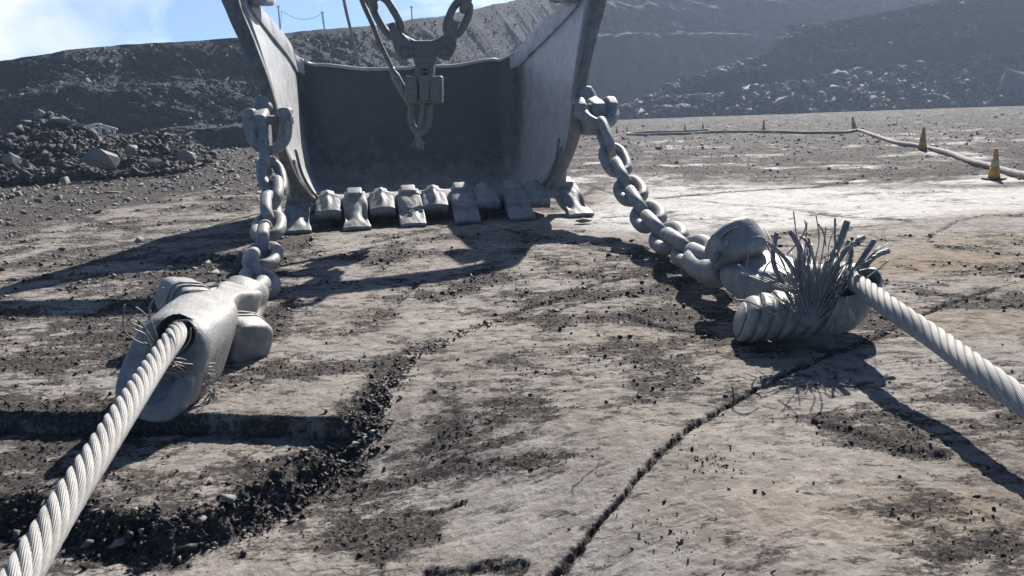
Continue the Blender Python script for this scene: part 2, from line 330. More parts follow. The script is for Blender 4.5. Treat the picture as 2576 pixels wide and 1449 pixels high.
# ------------------------------------------------------------------ GROUND
def poly_g(pts, z=0): return np.array([G(x, y, z)[:2] for x, y in pts])
def pdist(X, Y, P, r=1.2):
    """distance to polyline, parameter 0..1, side"""
    D = np.full(X.shape, 9e9); T = np.zeros(X.shape); S = np.ones(X.shape); n = len(P)-1
    for k in range(n):
        a, b = P[k], P[k+1]; d = b-a; l2 = d@d; t = np.clip(((X-a[0])*d[0]+(Y-a[1])*d[1])/l2, 0, 1)
        q = np.hypot(X-a[0]-t*d[0], Y-a[1]-t*d[1]); m = q < D
        D[m] = q[m]; T[m] = ((k+t)/n)[m]; S[m] = np.sign(d[0]*(Y-a[1])-d[1]*(X-a[0]))[m]
    return D, T, S
LEDGE = poly_g([(-900, 1020), (0, 1036), (440, 1040), (905, 1052)])
BANK = poly_g([(-900, 1270), (-300, 1275), (0, 1225), (130, 1240), (250, 1270), (400, 1280), (560, 1235), (700, 1175), (830, 1100), (905, 1052), (960, 985), (1040, 900), (1140, 845), (1240, 812)])
CRACKS = [  # points, width m, depth m, debris
    ([(1320, 1480), (1352, 1400), (1480, 1300), (1600, 1190), (1700, 1105), (1830, 1020), (1935, 962), (2010, 925), (2110, 882), (2200, 852), (2300, 800), (2430, 750), (2600, 700)], .013, .035, .7),
    ([(1240, 812), (1330, 775), (1420, 745), (1510, 712), (1600, 695), (1665, 680), (1760, 668)], .025, .03, .7),
    ([(940, 810), (985, 770), (1060, 700), (1100, 690)], .03, .03, .2),
    ([(1205, 560), (1290, 585), (1400, 605), (1500, 630), (1640, 655)], .02, .02, .3),
    ([(700, 655), (830, 630), (960, 605), (1100, 575), (1200, 562), (1230, 540)], .03, .02, .5),
    ([(1470, 462), (1560, 495), (1700, 497), (1850, 515), (1960, 522), (2100, 545), (2400, 560)], .03, .03, .4),
    ([(1640, 500), (1760, 488), (1900, 478), (2050, 470), (2200, 440), (2400, 440), (2576, 405)], .05, .03, 1.),
    ([(1560, 790), (1640, 820), (1740, 835), (1800, 850)], .03, .03, .6),
    ([(1500, 548), (1620, 540), (1700, 530)], .03, .02, .6),
    ([(2040, 1060), (2150, 1090), (2260, 1130), (2400, 1150)], .03, .02, .9),
    ([(1235, 812), (1350, 800), (1480, 760), (1660, 720), (1760, 700)], .012, .012, .35),
    ([(640, 640), (560, 655), (470, 700), (400, 720), (250, 790)], .05, .02, .9),
    ([(2576, 545), (2480, 540), (2400, 560), (2330, 600)], .02, .015, .5),
    ([(2576, 760), (2480, 755), (2400, 745), (2300, 740)], .03, .015, .8),
    ([(1000, 1185), (1090, 1190), (1180, 1175)], .012, .01, .6),
    ([(940, 1200), (948, 1290), (955, 1449)], .012, .006, .35),
    ([(1480, 545), (1460, 500), (1500, 470), (1600, 462), (1760, 470)], .03, .015, .5),
    ([(1060, 1310), (1150, 1325), (1230, 1320), (1330, 1340)], .03, .02, .9),
]
CRP = [(poly_g(p), w_, d_, q_) for p, w_, d_, q_ in CRACKS]
def blob(X, Y, x, y, rx, ry):
    g = G(x, y); return np.exp(-(((X-g[0])/rx)**2+((Y-g[1])/ry)**2))
def ground_fields(X, Y, fine=True):
    R = np.hypot(X, Y)
    a_, b_ = fbm(X, Y, 3.1, 4, 5), fbm(X, Y, 3.1, 4, 9); a2, b2 = pn(X*28, Y*28, 3), pn(X*28, Y*28, 6); jx = X+.09*a_+.02*a2; jy = Y+.09*b_+.02*b2; kx_ = X+.03*a_+.010*a2+.004*pn(X*90, Y*90, 4); ky_ = Y+.03*b_+.010*b2+.004*pn(X*90, Y*90, 5)
    Z = .03*fbm(X, Y, .25, 3, 1)*sst(3, 9, R)
    dark = np.zeros_like(X); pale = np.zeros_like(X); brown = np.zeros_like(X)
    # --- masks
    n1_ = fbm(X, Y, .55, 5, 21); n2_ = fbm(X, Y, 1.7, 5, 31); n3 = fbm(X, Y*1.0, .18, 3, 41)
    dark += .27+.62*(n1_*.8+n2_*.75)+.25*sst(.0, .35, n1_*.6+n2_*.8)
    px = 1288+F*X/(Y*.97+.3)                                   # bearing used only as a compass direction over the pit floor
    dark += .10+.12*sst(-.1, .3, fbm(X*.8, Y*1.6, 4.5, 4, 131))
    leftg = sst(-.8, -2.4, X-(-.16*(Y-4)))*sst(3.2, 4.2, Y); dark += .42*leftg*(.75+.8*n2_)
    far = sst(14.5, 20, Y+.22*np.maximum(X-3, 0)+2.5*n1_); dark += .72*far*(.95+1.1*n2_)
    fl = sst(-6.9, -8.0, X+.5*n2_+.05*(Y-16))*sst(9, 12, Y)+sst(23, 27, Y)*sst(0, -3, X); fl = np.clip(fl, 0, 1); dark += .5*fl
    tr = np.exp(-((X+6.9-.05*(Y-16))/.8)**2)*sst(9, 12, Y)*sst(26, 20, Y); dark -= .35*tr
    for (bx, by, rx, ry, a) in [(1500, 740, 1.0, .35, .5), (1250, 700, 1.2, .4, .35), (1000, 640, 1.2, .35, .55), (1620, 800, .7, .25, .6), (1520, 880, .3, .12, .5), (1740, 900, .55, .3, .5), (900, 930, .5, .25, .6),
                               (1250, 905, .2, .12, .7), (1080, 1240, .16, .2, .7), (960, 1230, .1, .35, .65), (1150, 1110, .28, .1, .6), (1350, 1115, .3, .07, .6), (1250, 1075, .12, .05, .7), (900, 1130, .3, .1, .3), (820, 1230, .4, .12, .5),
                               (2060, 1050, .3, .05, .5), (2200, 1120, .35, .05, .6), (2480, 1370, .35, .12, .75), (2300, 1290, .3, .1, .5), (2420, 1000, .25, .08, .7), (2330, 970, .4, .1, .4), (2430, 770, .8, .15, .4), (1950, 800, .8, .3, .3), (560, 650, .7, .25, .8), (1180, 600, 1.0, .3, .2), (1400, 1240, .15, .05, .5), (2100, 1210, .2, .06, .5), (660, 1150, .5, .2, .5), (200, 1150, .5, .15, .5), (500, 1390, .3, .1, .55), (900, 1400, .15, .15, .5)]:
        dark += a*blob(X, Y, bx, by, rx, ry)*(1+.9*n2_)
    for (bx, by, rx, ry, a) in [(1900, 490, 2.6, 1.6, 1.), (1650, 540, 1.6, 1.2, .9), (2250, 520, 2.6, 1.1, 1.), (1900, 560, 1.8, .7, .9), (1560, 450, 1.5, 2.0, .9), (2480, 490, 2.5, 1.0, 1.), (1700, 410, 4, 3, .2)]:
        pale += a*blob(X, Y, bx, by, rx, ry)
    pale += .9*sst(.12, .3, fbm(X, Y*2.2, .22, 4, 121))*sst(13, 15, Y)*sst(48, 30, Y)*sst(.5, 3, X)
    pale = np.clip(pale*1.25+.3*n1_, 0, 1)*sst(.25, .5, pale+.15*n2_)
    for (bx, by, rx, ry, a) in [(2350, 660, 1.6, .7, 1.), (2500, 800, 1.0, .5, .7), (1900, 760, .8, .5, .6), (2100, 600, 1.0, .3, .5), (2576, 600, 1.3, .5, .8), (1650, 850, .9, .35, .4), (2000, 1280, .5, .3, .25), (1250, 600, 1., .2, .4), (2420, 1300, .5, .25, .5)]:
        brown += a*blob(X, Y, bx, by, rx, ry)
    cleanp = sum(a*blob(X, Y, bx, by, rx, ry) for (bx, by, rx, ry, a) in [(1200, 1250, .3, .25, .6), (1800, 1150, .5, .4, .5), (1750, 1350, .4, .2, .4), (1100, 940, .35, .3, .55), (1000, 820, .3, .3, .6), (1010, 1350, .25, .2, .7), (1300, 950, .8, .25, .2), (750, 1000, .45, .16, .6), (60, 1330, .4, .15, .6), (1050, 775, .35, .2, .4)])
    dark -= cleanp*.6; dark -= pale*.3; dark -= brown*.08
    # --- ledge, bank, cracks
    D1, T1, S1 = pdist(jx*.35+X*.65, jy*.08+Y*.92, LEDGE); D2, T2, S2 = pdist(jx, jy, BANK)
    amp = sst(1., .62, T2)                                      # fades out along the diagonal crack
    below = sst(-.012, .012, -D1*S1)*1.                         # camera side of ledge
    leftside = sst(-.02, .03, D2*S2)                            # inside (ledge side) of the bank line
    insideL = (1-sst(-.012, .012, D1*S1))
    low = -.24*amp*sst(5.2, 3.6, Y)*sst(.9, -.8, X+(Y-3.4)*.3)
    mid = -.115*(1-sst(-.9, -.8, X)*0)
    upper = np.where(S1 > 0, 0., 1.)*sst(0, .02, D1)
    zl = mid*upper
    slope = sst(-.03, .16, D2*S2+.05*n2_)
    Z = Z+low*(1-slope)+zl*slope
    band = np.exp(-((D2*S2-.07)/.09)**2)*sst(.98, .7, T2)
    dark += 1.0*band+.15*np.exp(-(D2/.2)**2)*amp
    dark += .9*(upper*np.exp(-(D1/.05)**2))*sst(-.75, -.85, X)*.6
    Z = Z+band*(.035*fbm(X, Y, 9, 4, 51)+.01)
    for P, w_, d_, q_ in CRP:
        D, T, S = pdist(kx_, ky_, P); e = sst(0, .04, T)*sst(1, .94, T)
        wv = w_*(.7+.8*(.5+fbm(X, Y, 2.2, 2, 61)))
        Z = Z-d_*np.exp(-(D/wv)**2)*e
        dark += q_*(1.1*np.exp(-(D/(wv*1.5))**2)+.35*np.exp(-(D/(wv*5))**2)*(.6+1.5*n2_))*e; pale = pale*(1-.8*q_*np.exp(-(D/(wv*2))**2)*e)
    dark = np.clip(dark, 0, 1.1)
    rough = np.clip(dark, .0, 1)*(1-.6*pale)
    if fine:
        Z = Z-.0*X; k = sst(60, 12, R)
        Z = Z+k*rough*(.016*np.maximum(fbm(X, Y, 9, 4, 71), -.3)+.009*fbm(X, Y, 28, 3, 81))+k*.0015*fbm(X, Y, 12, 3, 91)
        Z = Z+.12*sst(12, 22, R)*rough*fbm(X, Y, 1.3, 4, 101)*sst(90, 30, R)*.6
        st = fbm(X, Y*1.6, 2.3, 6, 111, .65); Z = Z+(.004*sst(.12, .14, st)+.004*sst(-.05, -.08, st))*(1-pale)*k     # thin flaked layers
    Z = Z-.05*sst(-2.9, -4, X)*0
    return Z, dark, pale, brown
def gz(x, y):
    Z, *_ = ground_fields(np.array([float(x)]), np.array([float(y)]), False); return float(Z[0])
az = np.radians(np.linspace(-58, 58, 1100))
rr = np.concatenate([np.linspace(1.3, 2.2, 30)[:-1], np.geomspace(2.2, 9, 430)[:-1], np.geomspace(9, 30, 210)[:-1], np.geomspace(30, 450, 90)])
A_, R_ = np.meshgrid(az, rr); X = (R_*np.sin(A_)).ravel(); Y = (R_*np.cos(A_)).ravel()
Z, dk, pl, bw = ground_fields(X, Y)
me = grid_mesh(np.stack([X, Y, Z], -1), len(az), len(rr), 'ground')
ca = me.color_attributes.new('mask', 'FLOAT_COLOR', 'POINT'); ca.data.foreach_set('color', np.stack([np.clip(dk, 0, 1.1), pl, np.clip(bw, 0, 1), np.ones_like(dk)], -1).ravel().astype(np.float32))
tag(link('ground', me, M['ground']), kind='structure')
# crumbs of coal over the floor
def scatter_ground(n, rmin, rmax, thr, seed, amin=-42, amax=42, hot=None):
    r = np.random.default_rng(seed); R = rmin*(rmax/rmin)**r.random(n); a = np.radians(r.uniform(amin, amax, n)); x = R*np.sin(a); y = R*np.cos(a)
    z, d, p, b = ground_fields(x, y); keep = r.random(n) < np.clip((d-thr)*1.6, .0, 1)**1.5+.003; return x[keep], y[keep], z[keep], d[keep], r
x, y, z, d, r = scatter_ground(52000, 2.2, 11, .35, 1)
s = np.clip(r.lognormal(-4.75, .45, len(x)), .003, .03)*np.clip(np.hypot(x, y)/4.5, .6, 2.2)
rocks('coal_crumbs', np.stack([x, y, z+s*.2], -1), s, M['coal'], 'loose black coal crumbs and flakes strewn over the pit floor', 'coal crumbs', tilt=.4, seed=2)
def along(P, n, spread, smin, smax, seed, t0=0., t1=1., z=0):
    r = np.random.default_rng(seed); t = r.uniform(t0, t1, n)*(len(P)-1); i = np.minimum(t.astype(int), len(P)-2); f = (t-i)[:, None]; q = P[i]*(1-f)+P[i+1]*f+r.normal(0, spread, (n, 2))
    s = smin*(smax/smin)**(r.random(n)**2.2); zz, *_ = ground_fields(q[:, 0], q[:, 1]); return np.stack([q[:, 0], q[:, 1], zz+s*.25+z], -1), s
Ps, Ss = [], []
for k, (P, w_, d_, q_) in enumerate(CRP):
    ln = np.sum(np.hypot(*np.diff(P, axis=0).T)); p_, s_ = along(P, int(170*ln*q_/(1+.12*P[:, 1].mean())), w_*1.3+.006, .003, .017, 20+k); Ps.append(p_); Ss.append(s_)
p_, s_ = along(BANK+np.array([0, .07]), 1800, .05, .005, .035, 33, .1, .8); Ps.append(p_); Ss.append(s_)
p_, s_ = along(BANK, 500, .05, .006, .03, 34, .7, 1.); Ps.append(p_); Ss.append(s_)
p_, s_ = along(BANK+np.array([0, .09]), 70, .06, .02, .05, 35, .3, .66); Ps.append(p_); Ss.append(s_)
for (bx, by, n_, sp_) in [(1760, 1150, 60, .12), (1790, 1170, 30, .06), (1690, 1330, 50, .1), (1130, 1050, 12, .02), (1060, 1110, 8, .02), (1900, 1190, 25, .15), (1640, 1370, 30, .2), (1560, 870, 60, .5), (900, 930, 50, .3)]:
    g = G(bx, by); q = g[:2]+RNG.normal(0, sp_, (n_, 2)); s_ = .004*(4.5)**(RNG.random(n_)**1.6); zz, *_ = ground_fields(q[:, 0], q[:, 1]); Ps.append(np.stack([q[:, 0], q[:, 1], zz+s_*.4], -1)); Ss.append(s_)
p_, s_ = along(BANK+np.array([0, .05]), 900, .065, .008, .05, 39, .12, .74); s_ = s_*RNG.uniform(.4, 1.1, len(s_)); Ps.append(p_); Ss.append(s_)
rocks('coal_debris', np.vstack(Ps), np.concatenate(Ss), M['coal'], 'broken black coal piled along the cracks and the foreground bank', 'coal debris', tilt=.85, seed=5)
p_, s_ = along(BANK+np.array([0, .07]), 90, .09, .016, .055, 77, .12, .85)
rocks('rock_chips', p_+np.array([0, 0, .012]), s_, M['rock'], 'brownish flat rock chips lying among the black coal of the foreground bank', 'rock chips', tilt=.35, seed=78)
# stone gravel at left and in the far floor
x, y, z, d, r = scatter_ground(60000, 9, 75, .5, 9, -42, 42)
s = np.clip(r.lognormal(-3.3, .6, len(x)), .012, .25)*np.clip(np.hypot(x, y)/22, .5, 1.6)*np.where(x > -3, .55, 1.)
rocks('rock_rubble', np.stack([x, y, z+s*.15], -1), s, M['rock'], 'broken grey rock fragments covering the far pit floor', 'rubble', tilt=.35, seed=6)
# ------------------------------------------------------------------ TERRAIN SHEETS
def sheet(name, cols, m, rowsub, nu, amp, f, label=None, cat=None, kind='structure', seed=0, rill=0.):
    def solve(x, pts):
        out = []
        for y, d in pts:
            if isinstance(d, tuple):
                D0, z0 = out[-1][1], AY(x, *out[-1])[2]
                if d[0] == 's': r_ = ray(x, y); m_ = r_[2]/r_[1]; d = (H-z0+d[1]*D0)/max(d[1]-m_, .05) if d[1] else D0
                else: d = D0+d[1]
            out.append((y, d))
        return out
    cols = [(x, solve(x, pts)) for x, pts in cols]
    xs = [c[0] for c in cols]; nr = len(cols[0][1]); P = np.array([[AY(x, y, d) for y, d in pts] for x, pts in cols])    # (ncol,nrow,3)
    us = np.linspace(0, len(cols)-1, nu); i = np.minimum(us.astype(int), len(cols)-2); fu = (us-i); fs = fu
    Q = P[i]*(1-fs)[:, None, None]+P[i+1]*fs[:, None, None]
    vs = np.concatenate([np.linspace(k, k+1, n_, endpoint=False) for k, n_ in enumerate(rowsub)]+[[nr-1]]); j = np.minimum(vs.astype(int), nr-2); fv = vs-j
    Sg = Q[:, j]*(1-fv)[None, :, None]+Q[:, j+1]*fv[None, :, None]      # (nu,nv,3)
    Sg = Sg.transpose(1, 0, 2).copy(); X, Y, Zz = Sg[..., 0], Sg[..., 1], Sg[..., 2]
    edge = np.ones_like(X); edge *= sst(0, 2.5, np.arange(len(vs))[:, None])
    b = amp*fbm(X+Zz*.7, Y+Zz*1.3, f, 6, seed, .6)
    b2 = rill*fbm(X*1., X*0+seed, f*4, 3, seed+7)
    tp = 1-.75*sst(.75, .9, np.arange(len(vs))[:, None]/len(vs)); Sg[..., 1] -= (b*1.2+b2)*edge*tp; Sg[..., 2] += (b*.5+b2*.25)*edge*tp
    me = grid_mesh(Sg.reshape(-1, 3), nu, len(vs), name); o = link(name, me, m); tag(o, label, cat, None, kind); return Sg
def on_sheet(Sg, n, seed, v0=0., v1=1., u0=0., u1=1.):
    r = np.random.default_rng(seed); v = (r.uniform(v0, v1, n)*(Sg.shape[0]-1)).astype(int); u = (r.uniform(u0, u1, n)*(Sg.shape[1]-1)).astype(int); return Sg[v, u]+r.normal(0, .05, (n, 3)), r
def sa(x, y0, d0, y1, b1, y2, y3, y4, t1=.9, t2=.85): return (x, [(y0, d0), (y1, ('s', 3.)), (y2, ('d', b1)), (y3, ('s', t1)), (y3-3, ('d', .8)), (y4, ('s', t2)), (y4+45, ('d', 25))])
SA = sheet('spoil_slope', [
    sa(-1100, 500, 42, 440, 3, 432, 330, 225), sa(-400, 440, 43, 395, 3, 389, 285, 185), sa(0, 400, 44, 372, 3, 366, 255, 152), sa(160, 398, 44, 365, 3, 357, 240, 128), sa(300, 392, 45, 350, 4, 343, 222, 112),
    sa(450, 388, 46, 330, 4, 323, 208, 105), sa(620, 384, 47, 318, 5, 306, 200, 97), sa(760, 378, 49, 312, 5, 300, 190, 78), sa(900, 372, 52, 305, 5, 295, 180, 66), sa(1100, 355, 62, 280, 5, 265, 160, 42),
    sa(1290, 335, 85, 225, 6, 205, 120, 2), sa(1400, 322, 105, 140, 8, 122, 60, -30), sa(1500, 315, 125, 88, 2, 83, 30, -60), sa(1650, 312, 132, 84, 2, 79, 10, -90), sa(1850, 308, 136, 88, 2, 83, 0, -120), sa(2100, 300, 140, 105, 2, 100, 20, -150),
    sa(2600, 290, 150, 80, 4, 75, 0, -190), sa(3500, 260, 150, 40, 4, 35, -60, -260)],
    M['spoil'], (30, 10, 70, 6, 70, 8), 1000, 1.3, .12, seed=5, rill=.5)
def sb(x, y0, y1, y2, y3, t=.75): return (x, [(y0, 106), (y1, ('s', 3.)), (y1-2, ('d', .5)), (y2, ('s', t)), (y3, ('s', 1.)), (y3+60, ('d', 15))])
SB = sheet('mid_spoil_slope', [
    sb(1560, 300, 290, 278, 272), sb(1640, 290, 256, 246, 239), sb(1725, 285, 218, 206, 195), sb(1800, 280, 197, 185, 172), sb(1880, 275, 183, 165, 152), sb(1935, 270, 174, 150, 128), sb(1965, 268, 170, 130, 104), sb(1985, 265, 168, 112, 64), sb(2060, 262, 160, 115, 58), sb(2160, 255, 146, 105, 42),
    sb(2350, 245, 105, 65, 4), sb(2576, 235, 78, 30, -50), sb(3000, 215, 55, -10, -130), sb(3500, 200, 35, -50, -200)],
    M['wall'], (24, 4, 40, 40, 8), 560, 1.0, .14, seed=15, rill=.3)
def sc_(x, y0, y2): return (x, [(y0, 97), (y0-(y0-y2)*.45, ('s', .62)), (y2, ('s', .55)), (y2+25, ('d', 5))])
SC = sheet('rubble_heap_base', [sc_(1440, 312, 306), sc_(1560, 303, 267), sc_(1700, 299, 243), sc_(1790, 296, 243), sc_(1850, 294, 226), sc_(1920, 291, 214), sc_(2000, 287, 206), sc_(2150, 281, 174), sc_(2300, 276, 168), sc_(2370, 272, 160), sc_(2450, 269, 141), sc_(2576, 264, 115), sc_(3000, 246, 70), sc_(3500, 228, 40)],
    M['spoil'], (22, 22, 8), 420, .9, .25, seed=25)
SDp = sheet('rock_pile_base', [
    (-700, [(530, 19), (460, 20.2), (400, 22), (440, 25)]), (-250, [(480, 20), (415, 21.5), (360, 23), (420, 26)]), (0, [(455, 22), (392, 24), (350, 25.5), (400, 29)]), (60, [(450, 22.5), (365, 24.5), (318, 26), (390, 30)]), (130, [(447, 23), (345, 25), (290, 26.5), (385, 30)]), (200, [(443, 23.5), (372, 25), (318, 26.5), (385, 30)]),
    (260, [(441, 24), (388, 25.5), (346, 27), (385, 30)]), (340, [(437, 24.5), (388, 26), (350, 27.5), (385, 31)]), (420, [(432, 25), (384, 26.5), (333, 28), (382, 32)]), (470, [(425, 26), (382, 27.5), (348, 29), (382, 33)]), (530, [(404, 30), (390, 31), (383, 33), (384, 36)])],
    M['rockpile'], (30, 30, 10), 320, .4, 1.1, seed=35)
# rocks on them
P_, r = on_sheet(SA, 30000, 61, .02, .93, 0, 1); s = np.clip(r.lognormal(-2.35, .55, len(P_)), .04, .6)
rocks('spoil_rock_scatter', P_, s, M['rockfar'], 'countless small rocks littering the long far spoil slope', 'rubble', seed=62, tilt=.35)
P_, r = on_sheet(SB, 6000, 63, .22, .9); s = np.clip(r.lognormal(-1.7, .6, len(P_)), .08, 1.2)
P2, r2 = on_sheet(SB, 2600, 64, .22, .55, 0, .6); s2 = np.clip(r2.lognormal(-1.2, .5, len(P2)), .15, 1.2)
rocks('slope_rock_scatter', np.vstack([P_, P2]), np.concatenate([s, s2]), M['rockfar'], 'slabs and stones strewn down the dark slope above the right rubble', 'rubble', seed=65, tilt=.35)
P_, r = on_sheet(SC, 15000, 66, 0., .93); s = np.clip(r.lognormal(-1.35, .65, len(P_)), .1, 1.8)
rocks('rubble_heap', P_, s, M['rockfar'], 'long heap of broken rock at the foot of the right highwall', 'rubble', seed=67, tilt=.4)
P_, r = on_sheet(SDp, 6500, 68, 0., .92); s = np.clip(r.lognormal(-2.7, .65, len(P_)), .03, .36)
rocks('rock_pile', P_, s, M['rockpile'], 'loose stones making up the dark rock pile at left', 'rubble', seed=69, tilt=.5)
def boulder(x, y, Y, sx, sy, sz, seed, label, m='rock', rz=0., group=None, tilt=(0, 0)):
    V, Fc = TPLB[seed % len(TPLB)]; p = AY(x, y, Y); mb = MB(); mb.add(V*np.array([sx, sy/.8, sz/.6])*(.68 if Y < 40 and Y > 20 else 1), Fc)
    me = mb.mesh(); b = bmesh.new(); b.from_mesh(me); bmesh.ops.subdivide_edges(b, edges=b.edges, cuts=2, use_grid_fill=True); b.to_mesh(me); b.free(); dent(me, .09*sz, 2.2/max(sx, sz), seed)
    o = link('boulder', me, M[m], None, False); o.location = tuple(p); o.rotation_euler = (tilt[0], tilt[1], rz); return tag(o, label, 'boulder', group or ('boulders of the left rock pile' if Y < 40 else 'boulders of the right rubble heap'))
boulder(1960, 262, 97, 1.7, 1.5, .95, 0, 'pale flat-topped boulder leaning left at the foot of the right rubble heap', 'rockfar', .3, tilt=(0, -.45))
boulder(2008, 262, 97, 1.15, 1.2, 1.1, 1, 'blocky grey boulder touching the right side of the pale flat-topped one', 'rockfar', 1.)
boulder(2085, 207, 103, 1.6, 1.2, .7, 2, 'light slab-shaped boulder high on the right rubble heap above the paired boulders', 'rockfar', .2, tilt=(0, -.2))
boulder(2265, 262, 98, .95, .9, .7, 3, 'rounded pale boulder at the heap foot behind the hose corner cones', 'rockfar', 2.)
boulder(2370, 255, 99, 1.7, 1.3, 1.2, 0, 'grey rounded boulder half buried low in the right rubble heap', 'rockfar', 1.2)
boulder(2545, 225, 101, 3.4, 2.4, 2.4, 1, 'largest boulder, at the right edge of the rubble heap', 'rockfar', .2, tilt=(0, -.4))
boulder(2470, 232, 101, 2.0, 1.6, 1.5, 2, 'dusky boulder just left of the largest one on the right heap', 'rockfar', .9)
boulder(1840, 235, 101, 1.6, 1.4, 1.2, 3, 'boulder capping the low hump of the right rubble heap', 'rockfar', .5)
boulder(150, 304, 26, .62, .5, .28, 0, 'large tilted slab near the top of the left rock pile', 'rock', .3, tilt=(0, .2))
boulder(100, 287, 26.4, .3, .3, .22, 1, 'small pale stone perched on the very top of the left rock pile', 'rock', .3)
boulder(190, 316, 26, .34, .4, .2, 2, 'flat stone jutting right from the crest of the left rock pile', 'rock', .8)
boulder(255, 398, 23.4, .85, .6, .42, 3, 'biggest brown flat boulder in front of the left rock pile', 'rock', .1, tilt=(0, .12))
boulder(330, 375, 24.5, .48, .4, .28, 0, 'pointed pale boulder right of the biggest brown one', 'rock', 1.9)
boulder(28, 402, 23, .42, .4, .28, 1, 'rounded boulder at the far left foot of the left rock pile', 'rock', .4)
boulder(380, 345, 26, .34, .3, .17, 2, 'pale flat rock on the right shoulder of the left rock pile', 'rock', .7)
boulder(470, 392, 25, .5, .45, .24, 3, 'low grey boulder at the right end of the left rock pile', 'rock', .2)
boulder(390, 408, 24, .5, .4, .17, 1, 'flat slab on the floor in front of the right shoulder of the rock pile', 'rock', 2.4)
boulder(432, 371, 25, .13, .13, .32, 0, 'narrow upright rock standing on the right part of the left rock pile', 'rock', .4)
o = boulder(1466, 560, 11.4, .17, .1, .065, 2, 'small dark stone lying in front of the bucket\'s right corner tooth', 'rock', .1); o.name = 'stone'; o['category'] = 'stone'; del o['group']; o.location.z = .05
for x_, y_, sx, sz, lb in [(425, 1300, .085, .055, 'biggest brown coal slab resting at the foot of the foreground bank'), (1340, 1418, .035, .02, 'lower of the two chalk-white stones in the crack at the bottom edge'), (1355, 1392, .035, .018, 'upper of the two chalk-white stones in the crack at the bottom edge'), (855, 1118, .05, .02, 'pale flat flake on the dark debris right of the ledge end')]:
    p = G(x_, y_, gz(*G(x_, y_)[:2])); o = boulder(x_, y_, p[1], sx, sx*.7, sz, int(x_) % 4, lb, 'white' if 'white' in lb else 'rock', x_, tilt=(.3, 0)); o.location = tuple(p+np.array([0, 0, sz*.5])); o.name = 'stone'; o['category'] = 'stone'; o['group'] = 'single stones in the foreground'
# ------------------------------------------------------------------ BUCKET
YAW = math.radians(10.7); BU = np.array([math.cos(YAW), math.sin(YAW), 0]); BV = np.array([-math.sin(YAW), math.cos(YAW), 0]); BO = np.array([-1.025, 11.69, 0]); BW = np.array([0, 0, 1.])
def W(u, v, w_): return BO+BU*u+BV*v+BW*w_
bucket = empty('dragline_bucket', BO, 'huge dusty grey dragline bucket resting on the pit floor with its mouth facing forward', 'bucket')
fw_ = [.15, .45, .8, 1.2, 1.6, 2.0, 2.6, 3.1, 3.5]; fu_ = [1.55, 1.74, 1.93, 2.04, 2.08, 2.14, 2.28, 2.42, 2.48]; fv_ = [.95, .68, .46, .32, .28, .33, .45, .58, .65]
bu_ = [1.55, 1.78, 1.86, 1.92, 1.95, 1.97, 2.0, 2.04, 2.06]; bvv = [3.15, 3.5, 3.66, 3.74, 3.78, 3.8, 3.83, 3.85, 3.86]
def I(a, tab): return float(np.interp(a, fw_, tab))
def plan(s, w_):
    """s in [-1,1] left front -> back -> right front"""
    sg = -1 if s < 0 else 1; a = 1-abs(s)      # a: 0 at the front edge, 1 at the back centre
    uf, vf, ub, vb = I(w_, fu_), I(w_, fv_), I(w_, bu_), I(w_, bvv); rc = .38
    if a < .45: t = a/.45; return sg*(uf+(ub-uf)*sst(0, 1, t)), vf+(vb-rc-vf)*t
    if a < .65: t = (a-.45)/.2*math.pi/2; return sg*(ub-rc+rc*math.cos(t)), vb-rc+rc*math.sin(t)
    t = (a-.65)/.35; return sg*(ub-rc)*(1-t), vb
def topw(s):
    a = 1-abs(s)
    if a < .45: return 3.45-(a/.45)*.8
    if a < .65: return 2.65-.17*sst(.45, .65, a)
    return 2.48-.10*sst(.65, .85, a)+(.02 if s > 0 else 0)
NS, NW = 121, 44
def shell_pts(off, up_=0.):
    out = []
    for j in range(NW):
        row = []
        for i in range(NS):
            s = -(1-2*i/(NS-1)); t = j/(NW-1); wt = topw(s)+up_; wj = .15+(wt-.15)*t**1.15
            u, v = plan(s, wj); u2, v2 = plan(s+.004 if s < .99 else s-.004, wj); tx, ty = (u2-u, v2-v) if s < .99 else (u-u2, v-v2)
            l_ = math.hypot(tx, ty)+1e-9; nx, ny = -ty/l_, tx/l_
            row.append(W(u+nx*off, v+ny*off, wj-(off*.9 if wj < .3 else 0)))
        out.append(row)
    return out
inn = shell_pts(0); outp = shell_pts(.10)
sgn = 1
mb = MB(); vs = [p for r_ in inn for p in r_]+[p for r_ in outp for p in r_]; n0 = NS*NW; fs = []
for j in range(NW-1):
    for i in range(NS-1):
        a = j*NS+i; fs.append((a, a+1, a+NS+1, a+NS)); fs.append((n0+a, n0+a+NS, n0+a+NS+1, n0+a+1))
for i in range(NS-1):
    a = (NW-1)*NS+i; fs.append((a, a+1, n0+a+1, n0+a)); fs.append((i, n0+i, n0+i+1, i+1))
for j in range(NW-1):
    for i in (0, NS-1): a = j*NS+i; fs.append((a, a+NS, n0+a+NS, n0+a))
mb.add(vs, fs); me = mb.mesh('shell'); dent(me, .012, 1.6, 3)
sh = child('shell', me, M['shellmix'], bucket)
